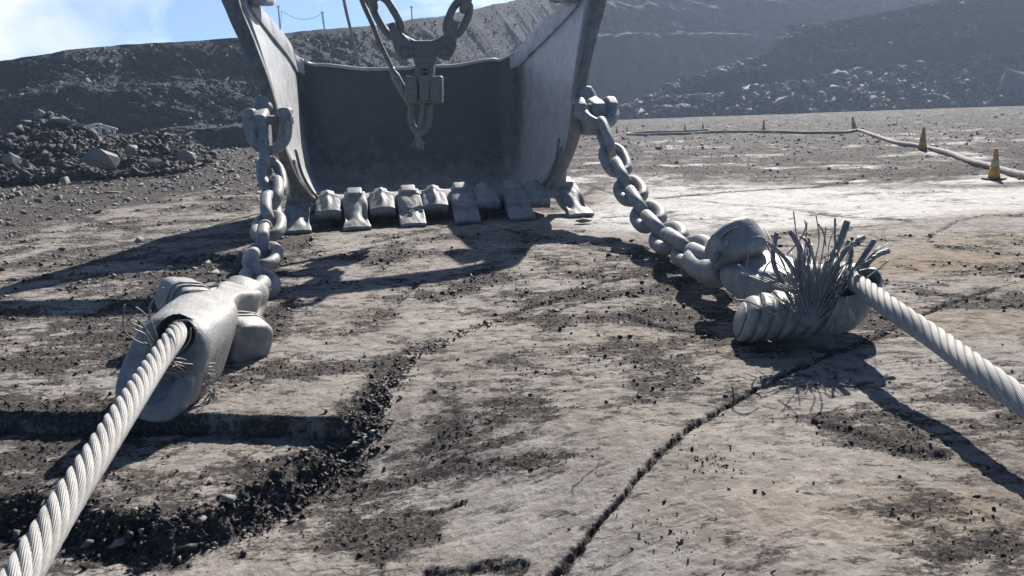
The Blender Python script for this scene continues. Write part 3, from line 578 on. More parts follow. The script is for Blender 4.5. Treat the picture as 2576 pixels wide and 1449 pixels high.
# floor
mb = MB(); rows = []
for j in range(12):
    t = j/11; v = 1.2+2.1*t; ww = .37-.21*sst(0, .5, t)
    rows.append([W(u, v, ww+.30*max(0, abs(u)-1.45)*1.2) for u in np.linspace(-1.72+.1*t, 1.72-.1*t, 15)])
lo = [[p-np.array([0, 0, .1]) for p in r_] for r_ in rows]
vs = [p for r_ in rows+lo for p in r_]; fs = []
for j in range(11):
    for i in range(14):
        a = j*15+i; b_ = 180+a; fs += [(a, a+1, a+16, a+15), (b_, b_+15, b_+16, b_+1)]
for i in range(14): fs += [(i, 180+i, 181+i, i+1), (165+i, 166+i, 346+i, 345+i)]
for j in range(11): fs += [(j*15, j*15+15, 195+j*15, 180+j*15), (j*15+14, 194+j*15, 209+j*15, j*15+29)]
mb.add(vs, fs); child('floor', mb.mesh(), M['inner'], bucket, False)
# lip: thick bar behind the teeth
mb = MB(); prof = [(.60, .33), (.70, .40), (.85, .42), (1.4, .40), (1.4, .28), (1., .2), (.75, .18), (.60, .25)]
rings = [[W(u, v+.05*(1-(u/1.8)**2)*-1, w_) for v, w_ in prof] for u in np.linspace(-1.82, 1.82, 25)]
mb.loft(rings); child('lip', cooked(mb.mesh(), bevel=.015), M['cast'], bucket)
# top rear rim rail
pts = []
for k in range(81):
    s = -.62+1.24*k/80; u, v = plan(s, topw(s)); pts.append(W(u*1.012, v+.03, topw(s)+.005))
mb = MB(); mb.tube(pts, .040, 10); child('top_rail', mb.mesh(), M['rim'], bucket)
# front edge castings + arch
for sg in (-1, 1):
    path = [(1.76, .66, .38, .10, .16), (1.96, .42, .72, .12, .18), (2.08, .26, 1.1, .14, .22), (2.14, .20, 1.45, .17, .26), (2.18, .22, 1.8, .17, .26), (2.27, .30, 2.15, .18, .26), (2.41, .42, 2.6, .20, .24), (2.55, .52, 3.0, .22, .26), (2.63, .60, 3.3, .26, .32)]
    P = spline([p[:3] for p in path], 45); S_ = spline([(p[3], p[4], 0) for p in path], 45); rings = []
    for k, (p, q) in enumerate(zip(P, S_)):
        d = unit(P[min(k+1, 44)]-P[max(k-1, 0)]); ax = unit(np.cross(d, [0, 1, 0])); ay = unit(np.cross(d, ax))
        def LW(vv): return BU*vv[0]*sg+BV*vv[1]+BW*vv[2]
        rings.append(sring(W(p[0]*sg, p[1], p[2]), LW(ax), LW(ay), q[0]/2, q[1]/2, 5, 20))
    mb = MB(); mb.loft(rings); child('front_edge', dent(mb.mesh(), .012, 3, 5), M['edge'], bucket)
    # inner reinforcing band on the side wall, under its sloping top edge
    a_, b_ = [], []
    for k in range(25):
        t = k/24; aa = .05+.50*t; s = sg*(1-aa); wt = topw(s)
        u1, v1 = plan(s, wt); wl = wt-.24-.10*math.sin(t*3.14); u2, v2 = plan(s, wl)
        inx = .035
        a_.append([W(u1+.02*sg, v1, wt+.03), W(u1-inx*sg, v1-.0, wt+.02), W(u2-inx*sg, v2-.03, wl), W(u2+.03*sg, v2, wl-.01)])
    mb = MB(); mb.loft(a_); child('side_band', cooked(mb.mesh(), bevel=.012), M['shell'], bucket)
    # gusset pocket near the arch foot
    rings = [sring(W(sg*(2.30-.1*t), .85+.7*t, 3.30+.02*t), BU, BW, .12, .16*(1-.35*t), 3, 16) for t in (0, .25, .5, .75, 1.)]
    mb = MB(); mb.loft(rings); child('arch_gusset', mb.mesh(), M['shell'], bucket)
    # weld line and wear strip along the lower cheek
    mb = MB(); pp = [W(sg*(p[0]-.07), p[1]+.20, p[2]) for p in spline([(1.66, .62, .36), (1.80, .42, .5), (1.93, .28, .8), (1.99, .24, 1.15)], 14)]
    mb.tube(pp, .022, 6); child('weld_bead', mb.mesh(), M['edge'], bucket)
    # hitch lug
    mb = MB(); c0 = W(sg*2.20, .12, 1.62)
    for t, hx, hw in [(0., .17, .30), (.35, .165, .27), (.62, .155, .22)]: pass
    rings = [sring(W(sg*(2.28+.01*k), .25-k*.16, 1.50-.02*k), BU, BW, hx, hw, 5, 24) for k, (hx, hw) in enumerate([(.10, .32), (.11, .30), (.125, .27), (.13, .25), (.12, .22)])]
    mb.loft(rings); cap = [sring(W(sg*2.27, .12, 1.69+.05*k), BU, BV, h1, h2, 3, 24) for k, (h1, h2) in enumerate([(.13, .17), (.14, .17), (.12, .14), (.09, .1), (.07, .06)])]
    mb.loft(cap); child('hitch_lug', cooked(mb.mesh(), voxel=.018, smooth=4), M['cast'], bucket)
arc = [(-2.62, .60, 3.3), (-2.52, .62, 3.55), (-2.1, .62, 3.75), (-1.3, .62, 3.92), (0, .62, 4.15), (1.3, .62, 3.92), (2.1, .62, 3.75), (2.52, .62, 3.55), (2.62, .60, 3.3)]
mb = MB(); mb.tube([W(*p) for p in spline(arc, 60)], .21, 14); child('arch', mb.mesh(), M['cast'], bucket)
# corner adapters joining cheek and corner tooth
for sg, ut in ((-1, -1.93), (1, 1.95)):
    mb = MB(); mb.loft([sring(W(u_*sg, v_, w_), BU, unit(BV*.6+BW*.8), a, b, 4, 24) for u_, v_, w_, a, b in ((2.0, .46, .95, .07, .10), (1.97, .55, .74, .09, .14), (1.93, .66, .55, .14, .15), (1.92, .68, .42, .19, .13), (1.92, .50, .31, .19, .10))])
    child('corner_adapter', dent(cooked(mb.mesh(), voxel=.02, smooth=3), .01, 5, 3), M['cast'], bucket)
# teeth and shrouds
def tooth(u, capd, seed, tilt=0., wid=.37):
    r = random.Random(seed); root = None
    def P(a, t, d):   # a across -1..1, t along 0 (top) ..1 (tip), d depth 0 front..1 back
        w_ = .43*(1-t)**1.1+.02; v = .72-.74*t; th = .22*(1-t)**.8+.03
        hw = wid/2*(.80+.14*sst(0, .35, t)-.10*math.exp(-((t-.66)/.2)**2)*(0 if capd else 1)+.12*sst(.7, 1., t)*(0 if capd else 1)+(.06*sst(.3, .8, t) if capd else 0))
        nrm = BV*(-.5)+BW*(.86); p = W(u+a*hw+tilt*t, v, w_+.012)
        if d == 0:
            dent_ = 0.
            for sx in (-1, 1): dent_ += .075*math.exp(-((a-sx*.72)/.30)**2-((t-.60)/.17)**2)*(.35 if capd else 1)
            crown = .014*(1-a**4)+(.02 if (capd and .18 < t < .58) else 0)
            if capd: crown -= .035*math.exp(-((t-(.58+.035*math.cos(a*4)))/.022)**2); crown -= .03*math.exp(-((t-(.18+.02*math.cos(a*5)))/.018)**2)
            return p+nrm*(crown-dent_+.02)
        return p-nrm*th
    nt_, na = 46, 25; vs = []; fs = []
    for d in (0, 1):
        for j in range(nt_):
            for i in range(na): vs.append(P(-1+2*i/(na-1), j/(nt_-1), d))
    n_ = nt_*na
    for j in range(nt_-1):
        for i in range(na-1): a = j*na+i; fs += [(a, a+1, a+na+1, a+na), (n_+a, n_+a+na, n_+a+na+1, n_+a+1)]
        for i in (0, na-1): a = j*na+i; fs.append((a, a+na, n_+a+na, n_+a))
    for i in range(na-1): fs += [(i, n_+i, n_+i+1, i+1)]; a = (nt_-1)*na+i; fs.append((a, a+1, n_+a+1, n_+a))
    mb = MB(); mb.add(vs, fs)
    t_ = child('tooth', dent(mb.mesh(), .010, 8, seed), M['cast'], bucket)
    mb = MB(); c = W(u, .72, .50); ax = [BU, unit(BV*.9+BW*.3), unit(BW*.9-BV*.3)]
    mb.box(c-np.array([0, 0, .03]), wid*.60, .24, .09, ax); child('wear_cap', cooked(mb.mesh(), bevel=.03), M['cast'], t_)
    if not capd:
        mb = MB(); nrm = unit(BV*(-.5)+BW*(.86)); al = unit(-BV*.74-BW*.43)
        for rw in range(2):
            for k in range(7-rw):
                if (k*3+rw+seed) % 5 == 0: continue
                mb.box(W(u, .72, .45)+BU*(-.10+k*.022)+al*(.17+.035*rw)+nrm*.045, .014, .016, .012, [BU, al, nrm])
        child('cast_marks', mb.mesh(), M['cast'], t_, False)
    else:
        mb = MB(); nrm = unit(BV*(-.5)+BW*(.86)); al = unit(-BV*.74-BW*.43)
        pts = [W(u, .72, .45)+al*.56+nrm*.045+BU*(.03*math.cos(q))+al*(.028*math.sin(q)) for q in np.linspace(0, 6.28, 15)[:-1]]
        mb.tube(pts, .008, 6, closed=True); child('pin_boss', mb.mesh(), M['cast'], t_)
def shroud(u, ridge, seed, wid=.36):
    vs = []; fs = []; nt_, na = 26, 25
    for d in (0, 1):
        for j in range(nt_):
            t = j/(nt_-1)
            for i in range(na):
                a = -1+2*i/(na-1); w_ = .50-.24*t-.012*a*a*t; v = .76-.38*t-.04*t*t
                hw = wid/2*(.52+.46*sst(.10, .20, t)-.10*math.exp(-((t-.36)/.1)**2)+.05*t)
                rg = ridge*.05*math.exp(-(a/.25)**2)*math.exp(-((t-.5)/.3)**2)+.035*math.exp(-(a/.45)**2-((t-.12)/.15)**2)
                nrm = BV*(-.5)+BW*.86; p = W(u+a*hw, v, w_)
                vs.append(p+nrm*(.014*(1-a**4)+rg) if d == 0 else p-nrm*(.12+.03*t))
    n_ = nt_*na
    for j in range(nt_-1):
        for i in range(na-1): a = j*na+i; fs += [(a, a+1, a+na+1, a+na), (n_+a, n_+a+na, n_+a+na+1, n_+a+1)]
        for i in (0, na-1): a = j*na+i; fs.append((a, a+na, n_+a+na, n_+a))
    for i in range(na-1): fs += [(i, n_+i, n_+i+1, i+1)]; a = (nt_-1)*na+i; fs.append((a, a+1, n_+a+1, n_+a))
    mb = MB(); mb.add(vs, fs); child('lip_shroud', dent(mb.mesh(), .010, 8, seed), M['cast'], bucket)
def local_u(x, y, v):
    d = ray(x, y); t = ((BO-CC)@BV+v)/(d@BV); return float((CC+d*t-BO)@BU)
for k, (x_, capd) in enumerate([(748, 0), (896, 0), (1035, 1), (1171, 1), (1305, 1)]): tooth(local_u(x_, 540, .3), capd, k+1)
tooth(local_u(1440, 505, .3), 0, 7, tilt=.05)
for k, (x_, rg) in enumerate([(824, .8), (961, .8), (1094, 1.), (1224, .8), (1350, .3)]): shroud(local_u(x_, 510, .5), rg, 20+k)
# ------------------------------------------------------------------ CHAINS
def link_mesh(c, t, side, pitch, r=.066, b=.138, stretch=1.):
    t = unit(t); side = unit(side-t*(side@t)); nrm = np.cross(t, side); a = pitch*stretch/2+r; pts = []
    for k in range(44):
        q = 2*math.pi*k/44; ca, sa = math.cos(q), math.sin(q)
        e = 2.7; pts.append(c+t*(a*math.copysign(abs(ca)**(2/e), ca))+side*(b*math.copysign(abs(sa)**(2/e), sa)))
    fr = []; mb = MB(); rings = []; n = len(pts)
    for i in range(n):
        tt = unit(pts[(i+1) % n]-pts[(i-1) % n]); o_ = np.cross(nrm, tt); rings.append([pts[i]+(nrm*math.cos(x)*1.04+o_*math.sin(x)*.98)*r for x in np.linspace(0, 2*math.pi, 15)[:-1]])
    mb.loft(rings, False, True); me = mb.mesh(); return dent(me, .007, 9, int(abs(c[0]*1000)) % 50)
def chain_pos(pts, Y0, pitch, zmin):
    P = [AY(*pts[0], Y0)]
    for i, p in enumerate(pts[1:]):
        d = unit(ray(*p)); pt = pitch[i] if hasattr(pitch, '__len__') else pitch; q = P[-1]-CC; b = q@d; P.append(CC+d*(b-math.sqrt(max(b*b-(q@q-pt*pt), 0))))
    return P
def shackle(c, ax, dn, spread, r, drop, root, name='shackle'):
    """D shackle: two arms either side of a lug along ax, bow towards dn"""
    ax = unit(ax); dn = unit(dn-ax*(dn@ax)); pts = []
    for k in range(25):
        q = math.pi*k/24; pts.append(c+ax*(spread*math.cos(q)*(1.0))+dn*(drop*(math.sin(q)**.75)))
    rad = [r*(1.25-.25*math.sin(math.pi*k/24)) for k in range(25)]
    mb = MB(); mb.tube([pts[0]-dn*.14]+pts+[pts[-1]-dn*.14], [r*1.45]+rad+[r*1.45], 16)
    nr = np.cross(ax, dn)
    for sg in (-1, 1): mb.loft([sring(c+ax*(sg*(spread+dx)), dn, nr, r*k, r*k, 5, 20) for dx, k in ((-r*1.0, 1.5), (-r*.6, 1.65), (r*.8, 1.65), (r*1.15, 1.4))])
    s_ = child(name, dent(cooked(mb.mesh(), voxel=.02, smooth=5), .008, 5, 9), M['cast'], root)
    mb = MB(); mb.tube([c-ax*(spread+r*1.3), c+ax*(spread+r*1.3)], r*.8, 16); child('pin', mb.mesh(), M['cast2'], s_)
def drag_chain(pts, Y0, pitch, phis, label, lug, sg):
    P = chain_pos(pts, Y0, pitch, .1); root = empty('drag_chain', P[-1]*[1, 1, 0], label, 'chain', 'drag chains')
    shackle(lug, BU, unit(P[0]-lug+np.array([0, 0, .1])), .225, .076, .40, root)
    for i, p in enumerate(P):
        a = P[i-1] if i else lug; b = P[i+1] if i < len(P)-1 else P[i]+(P[i]-P[i-1]); t = unit(b-a)
        h = unit(np.cross(t, [0, 0, 1.])); v = np.cross(h, t); f = math.radians(phis[i]); side = h*math.cos(f)+v*math.sin(f)
        pl_ = pitch if not hasattr(pitch, '__len__') else pitch[min(i, len(pitch)-1)]
        child('link', link_mesh(p, t, side, min(pl_, .5)+.005, stretch=1.0), M['cast'], root)
    return P
LL = [(667, 378), (684, 443), (684, 490), (683, 530), (676, 570), (669, 608), (661, 645), (645, 678), (652, 712), (622, 742)]
PL = drag_chain(LL, 10.9, .47, [88, 25, 130, 70, 172, 85, 0, 78, 25, 150], 'left drag chain of thick grey steel links hanging from the bucket down to the socket', W(-2.19, -.30, 1.57), -1)
RR = [(1523, 348), (1548, 403), (1565, 443), (1586, 480), (1605, 513), (1630, 545), (1652, 573), (1682, 598), (1708, 618), (1745, 634), (1785, 655)]
PR = drag_chain(RR, 11.35, .455, [80, -5, 68, -18, 60, -28, 52, -35, 50, -35, 35], 'right drag chain of thick grey steel links curving from the bucket to the frayed socket', W(2.27, -.30, 1.58), 1)
# ------------------------------------------------------------------ WIRE ROPES
def wire_rope(name, path, R, nstr, lay, root, m, steps=None, nw=15, wl=None, hand=1, fine=True):
    P = [np.array(p) for p in path]; ln = sum(np.linalg.norm(P[i+1]-P[i]) for i in range(len(P)-1)); n = steps or int(ln/.011); C_ = spline(P, n)
    fr = frames(C_); s = np.concatenate([[0], np.cumsum([np.linalg.norm(C_[i+1]-C_[i]) for i in range(n-1)])]); rs = R*math.sin(math.pi/nstr)/(1+math.sin(math.pi/nstr))*1.06; rc = R-rs
    mb = MB(); mb.tube(C_, R-rs*1.1, 12); wl = wl or lay*.55; seg = nw*5 if fine else 8
    ang = np.arange(seg)*2*np.pi/seg; rip = rs*(1+(.20*(np.abs(np.cos(ang*nw/2))**.7-.75) if fine else 0*ang))
    T = np.array([f[0] for f in fr]); A = np.array([f[1] for f in fr]); B = np.array([f[2] for f in fr]); Cn = np.array(C_)
    fl = []
    for k in range(nstr):
        ph = hand*2*np.pi*s/lay+2*np.pi*k/nstr; rad = A*np.cos(ph)[:, None]+B*np.sin(ph)[:, None]; tan = np.gradient(Cn+rad*rc, axis=0); tan /= np.linalg.norm(tan, axis=1)[:, None]
        bi = np.cross(tan, rad); bi /= np.linalg.norm(bi, axis=1)[:, None]; r2 = np.cross(bi, tan)
        rot = -hand*2*np.pi*s/wl
        aa = ang[None]+rot[:, None]; V = (Cn+rad*rc)[:, None]+(r2[:, None]*np.cos(aa)[..., None]+bi[:, None]*np.sin(aa)[..., None])*rip[None, :, None]
        mb_v = V.reshape(-1, 3); k0 = len(mb.v); mb.v += [tuple(x) for x in mb_v.tolist()]
        i, j = np.meshgrid(np.arange(n-1), np.arange(seg), indexing='ij'); a = k0+i*seg+j; b = k0+i*seg+(j+1) % seg; c = k0+(i+1)*seg+(j+1) % seg; d = k0+(i+1)*seg+j
        mb.f += [tuple(q) for q in np.stack([a, b, c, d], -1).reshape(-1, 4).tolist()]
        mb.f += [tuple(k0+x for x in range(seg)), tuple(k0+(n-1)*seg+x for x in range(seg))]
    me = bpy.data.meshes.new(name); me.from_pydata(mb.v, [], mb.f); me.update()
    return child(name, me, m, root)
def wires(root, specs, m, r0=.0035, n=18):
    for k, (pts, r) in enumerate(specs):
        mb = MB(); mb.tube(spline(pts, n), r or r0, 6); child('loose_wire', mb.mesh(), m, root)
ropeL = [AY(452, 822, 4.75), AY(438, 850, 4.45), AY(392, 915, 4.1), AY(330, 1010, 3.62), AY(250, 1135, 3.15), AY(160, 1275, 2.74), AY(60, 1440, 2.36), AY(-30, 1590, 2.08)]
rl = empty('wire_rope', ropeL[3]*[1, 1, 0], 'thick twisted steel rope running from the left socket to the bottom left corner', 'rope', 'drag ropes')
wire_rope('twisted_strands', ropeL, .061, 8, .74, rl, M['rope'], hand=-1)
ropeR = [AY(2095, 668, 5.45), AY(2172, 724, 4.96), AY(2250, 782, 4.52), AY(2350, 850, 4.15), AY(2460, 930, 3.7), AY(2576, 1012, 3.37), AY(2750, 1135, 2.95), AY(2900, 1235, 2.7)]
rr_ = empty('wire_rope', ropeR[3]*[1, 1, 0], 'thick twisted steel rope leaving the frayed right socket towards the right edge', 'rope', 'drag ropes')
wire_rope('twisted_strands', ropeR, .061, 8, .74, rr_, M['rope'], hand=1)
# ------------------------------------------------------------------ LEFT SOCKET
def px_pt(fx, fy, Y): return AY(fx, fy, Y)
def c6(x, y, Y): return AY(251.6+.3256*x, 629+.3256*y, Y)
sl = empty('rope_socket', [-1.98, 4.9, 0], 'smooth grey rope socket on edge at left, a thick rope entering its oval mouth', 'rope socket', 'drag rope sockets')
mb_b = AY(354, 1056, 4.28); mb_t = AY(458, 806, 4.58); Bx = unit(mb_t-mb_b); M0 = (mb_b+mb_t)/2+[0, 0, .0]
Ax = unit(AY(582, 748, 5.8)-[0, 0, .13]-M0); Cx = unit(np.cross(Ax, Bx)); Bn = unit(np.cross(Cx, Ax))
LN = np.linalg.norm(AY(582, 748, 5.8)-[0, 0, .13]-M0); hB = np.linalg.norm(mb_t-mb_b)/2
secs = [(-.02, .90, .175, 0, 3), (-.012, .97, .20, 0, 3), (.02, 1.02, .215, 0, 3), (.22, 1.0, .225, .0, 3.6), (.40, .93, .215, .02, 4.4), (.50, .82, .185, .04, 5.5), (.58, .70, .12, .08, 7), (.68, .60, .095, .09, 7), (.76, .56, .088, .10, 7), (.83, .54, .105, .10, 8), (.90, .52, .135, .10, 8), (.99, .48, .15, .09, 8), (1.05, .46, .15, .085, 8), (1.065, .38, .12, .08, 5)]
_s = np.array(secs); _a = np.sort(np.concatenate([np.linspace(.02, 1.05, 60), _s[:3, 0], _s[-2:, 0]])); secs = [(a_,)+tuple(np.interp(a_, _s[:, 0], _s[:, k]) for k in (1, 2, 3, 4)) for a_ in _a]
mb = MB(); mb.loft([sring(M0+Ax*(a*LN)+Bn*off*.9, unit(Bx*(1-min(1, a*1.5))+Bn*min(1, a*1.5)), Cx, hb*hB, hc, e, 48) for a, hb, hc, off, e in secs])
cut = MB(); cut.tube([AY(375, 942, 3.98), AY(392, 915, 4.1), AY(438, 850, 4.45), AY(452, 822, 4.8)], [.125, .122, .112, .10], 24)
cut2 = MB(); q_ = c6(440, 1000, 4.33); cut2.loft([sring(q_+Ax*a, Bx, Cx, hb, hc, 2.4, 32) for a, hb, hc in [(-.4, .20, .10), (0, .19, .095), (.06, .16, .08), (.12, .12, .06)]])
body = cooked(mb.mesh(), cut=[cut.mesh(), cut2.mesh()]); child('body', dent(body, .006, 3.5, 2), M['cast'], sl)
bR = c6(1105, 690, 5.42); bL = c6(645, 385, 5.9); axp = unit(bR-bL); bc = (bR+bL)/2
mb = MB(); u2 = unit(np.cross(axp, Ax)); a2 = unit(np.cross(u2, axp))
mb.loft([sring(bR+axp*d, a2, u2, k*.17, k*.165, 3.6, 32) for d, k in ((-.17, .80), (-.15, .95), (-.05, 1.0), (.08, .97), (.12, .88), (.135, .72))])
shR = cooked(mb.mesh(), bevel=.012)
mb = MB(); mb.loft([sring(bL-axp*d, a2, u2, k*.15, k*.145, 3.6, 32) for d, k in ((-.17, .80), (-.15, .95), (-.05, 1.0), (.10, .97), (.145, .88), (.16, .72))])
shL = cooked(mb.mesh(), bevel=.012)
bs1 = child('pin_boss', dent(shR, .012, 7, 4), M['cast'], sl); bs2 = child('pin_boss', dent(shL, .012, 7, 8), M['cast'], sl)
for b_, c_, sg, k_ in ((bs1, bR, 1, .17), (bs2, bL, -1, .15)):
    for d in (-.03, -.085):
        mb = MB(); mb.tube(sring(c_+axp*(sg*d), a2, u2, k_*1.0, k_*.97, 3.6, 40), .011, 6, closed=True); child('weld_ring', dent(mb.mesh(), .01, 20, 3), M['cast'], b_)
mb = MB(); mb.tube([bL, bc, bR], .085, 16); child('pin', mb.mesh(), M['cast'], sl)
# clevis lump joining the chain
tg0 = c6(1030, 440, 5.75); tg1 = c6(1190, 330, 6.35)
mb = MB(); mb.loft([sring(p, Cx, unit(np.cross(Cx, Ax)), a, b, 2.8, 28) for p, a, b in [(tg0-Ax*.1, .09, .08), (tg0, .12, .11), ((tg0+tg1)/2+[0, 0, .03], .155, .145), (tg0*.2+tg1*.8, .145, .13), (tg1, .08, .08)]])
mb.tube(spline([bR-axp*.05, (bR+tg1)/2+Ax*.22, tg1+Ax*.02, (bL+tg1)/2+Ax*.12, bL+axp*.05], 24), .062, 14)
child('bow', dent(cooked(mb.mesh(), voxel=.015, smooth=3), .01, 5, 6), M['cast'], sl)
# loose wires at the mouth, part of the left rope
sp = []
for P in ([(390, 745), (260, 690), (180, 600), (190, 420)], [(445, 700), (400, 560), (330, 480), (275, 440)], [(448, 690), (385, 510), (395, 410), (490, 290)], [(415, 710), (350, 620), (240, 560), (222, 520)], [(390, 740), (350, 655), (260, 610)], [(405, 700), (340, 590), (265, 515)], [(395, 740), (340, 715)], [(700, 600), (690, 700), (600, 800), (560, 800)], [(580, 550), (680, 545), (740, 600)]):
    sp.append(([c6(x_, y_, 4.42-.02*i) for i, (x_, y_) in enumerate(P)], .0045))
r = random.Random(5)
for k in range(46):
    x0, y0 = r.uniform(420, 560), r.uniform(840, 960); x3, y3 = r.uniform(640, 900), r.uniform(870, 1110); my = r.uniform(-50, 50)
    q = [(x0, y0), (x0+(x3-x0)*.4, y0+(y3-y0)*.3+my), (x0+(x3-x0)*.75, y0+(y3-y0)*.7+my*.4), (x3, y3)]
    if k % 3 == 0: q += [(x3+r.uniform(-40, 20), y3+r.uniform(40, 110))]
    sp.append(([c6(x_, y_, 4.28+.10*i+.04*r.random()) for i, (x_, y_) in enumerate(q)], r.uniform(.003, .0045)))
for P in ([(750, 1040), (770, 1130), (730, 1265)], [(780, 1050), (860, 1100), (840, 1160), (780, 1170), (890, 1130)], [(700, 1020), (820, 1040), (880, 1080), (870, 1200)], [(800, 950), (880, 930), (920, 1000)], [(800, 1060), (885, 1070), (870, 1130), (895, 1170)]):
    sp.append(([c6(x_, y_, 4.5+.03*i) for i, (x_, y_) in enumerate(P)], .0045))
wires(rl, sp, M['wire'])
# ------------------------------------------------------------------ RIGHT SOCKET
def c7(x, y, Y): return AY(1509.4+.293*x, 503+.293*y, Y)
sr = empty('rope_socket', [2.0, 5.6, 0], 'ribbed dark grey rope socket at the right, bristling with frayed steel strands', 'rope socket', 'drag rope sockets')
P0 = np.array([1.585, 5.36, .165]); P1 = np.array([2.31, 5.12, .31]); Bx = unit(P1-P0); Lb = np.linalg.norm(P1-P0); Ux = unit(np.array([0, 0, 1.])-Bx*Bx[2]); Dx = unit(np.cross(Bx, Ux))
rings = []
for k in range(240):
    t = -0.10+1.12*k/239; base = math.sqrt(max(0.004, 1-((t-.04)/.15)**2)) if t < .04 else (1 if t < .86 else math.sqrt(max(0.02, 1-((t-.86)/.17)**2)))
    fq = ((t+.06)/.112) % 1; rib = (.040*math.sqrt(max(0, 1-fq))*sst(0, .18, fq)-.026) if -.06 < t < .70 else 0.
    hx = (.158+.077*sst(.35, .9, t))*base+rib*(base > .35); hy = (.235-.02*max(0, t-.4))*base+rib*(base > .35)
    rings.append(sring(P0+Bx*(t*Lb)+Ux*(-.0+.03*sst(.3, 1, t)), unit(Ux+Bx*(.50+.15*sst(.2, .8, t))), unit(Dx+Bx*.15), max(hx, .02), max(hy, .02), 2.5, 48))
mb = MB(); mb.loft(rings)
cav = MB(); cdir = unit(np.array([-.05, -.55, .8]))
cav.loft([sring(P0+Bx*(.74*Lb)+Ux*.02+cdir*d, Bx, unit(np.cross(Bx, cdir)), hb, hc, 2.6, 28) for d, hb, hc in ((.02, .12, .07), (.10, .17, .10), (.20, .21, .12), (.5, .22, .13))])
body = cooked(mb.mesh(), cut=[cav.mesh()]); child('body', dent(body, .007, 5, 7), M['cast'], sr)
# top plate with the rope mouth at its right end
pl_ = [(c7(1330, 520, 6.45), .17, .10), (c7(1420, 560, 6.25), .20, .10), (c7(1560, 640, 6.05), .25, .09), (c7(1750, 660, 5.9), .27, .09), (c7(1930, 660, 5.75), .24, .10), (c7(2060, 690, 5.62), .21, .14), (c7(2170, 720, 5.50), .17, .16), (c7(2230, 735, 5.43), .12, .12)]
mb = MB(); rg = []
for i, (c, a, b) in enumerate(pl_):
    d = unit(pl_[min(i+1, 7)][0]-pl_[max(i-1, 0)][0]); n_ = unit(np.cross(d, [0, 0, 1.])); rg.append(sring(c-[0, 0, b*.2], n_, unit(np.cross(n_, d)), a, b, 4.5, 32))
mb.loft(rg)
for x_, y_ in ((1700, 720), (1500, 790)): mb.tube([c7(x_, y_, 5.95), c7(x_-120, y_+180, 5.8)], .09, 12)
ct = MB(); ct.tube([c7(2050, 640, 5.55), c7(2400, 860, 4.95)], .095, 20)
child('mouth_plate', dent(cooked(mb.mesh(), voxel=.013, smooth=2, cut=[ct.mesh()]), .010, 3, 8), M['cast'], sr)
lw = [(c7(1500, 860, 5.85), .13, .13), (c7(1400, 790, 5.95), .15, .14), (c7(1290, 700, 6.1), .16, .13), (c7(1190, 640, 6.3), .15, .11), (c7(1120, 600, 6.45), .10, .08)]
nax = unit(lw[-1][0]-lw[0][0]); nside = unit(np.cross(nax, [0, 0, 1.])); nup = np.cross(nside, nax)
mb = MB(); mb.loft([sring(c, nside, nup, a, b, 3.4, 24) for c, a, b in lw]); child('neck', dent(cooked(mb.mesh(), voxel=.018, smooth=4), .012, 3, 8), M['cast'], sr)
bc = c7(1175, 385, 6.35); ux = unit(c7(1350, 350, 6.45)-c7(1000, 440, 6.3)); vx = unit(np.cross(ux, [0.1, -.7, .7])); wx = np.cross(vx, ux)
mb = MB(); mb.loft([sring(bc+ux*d*.92+wx*o_, vx, wx, a*.88, b*.88, 6, 40) for d, a, b, o_ in ((-.245, .08, .08, -.02), (-.22, .12, .13, -.02), (-.12, .17, .165, -.01), (.0, .19, .18, 0), (.10, .185, .18, .01), (.17, .16, .155, .01), (.205, .125, .12, .01), (.215, .08, .08, .01))])
s_ = child('pin_boss', dent(cooked(mb.mesh(), bevel=.01), .010, 5, 3), M['cast'], sr)
mb = MB(); mb.tube(spline([c7(1080, 600, 6.45), c7(980, 625, 6.6), c7(850, 590, 6.8), c7(790, 520, 7.0), c7(850, 470, 7.1)], 24), [.13]*4+[.13, .125, .12, .115, .11, .105]+[.095]*14, 16)
child('bow', dent(cooked(mb.mesh(), voxel=.017, smooth=3), .010, 5, 3), M['cast'], sr)
mb = MB(); mb.tube(spline([c7(1040, 345, 6.17), c7(1080, 295, 6.19), c7(1140, 250, 6.22), c7(1195, 232, 6.28)], 10), [.002, .004, .006, .007, .007, .007, .007, .006, .005, .003], 8); child('slit_shade', mb.mesh(), M['slot'], s_)  # raised black bead: shade inside a curved slit put into the colour
for k in range(4):
    mb = MB(); mb.tube(spline([c7(1285+36*k, 255+12*k, 6.38), c7(1305+34*k, 300+10*k, 6.24), c7(1322+30*k, 345+8*k, 6.22)], 6), .010, 6); child('cast_rib', mb.mesh(), M['cast'], s_)
mb = MB(); mb.loft([sring(c7(x_, y_, Yy), unit(np.array([.9, .1, -.35])), unit(np.array([.3, 0, .95])), a, b, 2.2, 20) for x_, y_, Yy, a, b in ((992, 492, 6.13, .022, .045), (1002, 494, 6.2, .022, .045))]); child('bolt_recess_shade', mb.mesh(), M['cast2'], s_)  # solid darker oval, its colour stands in for the shade of a recess
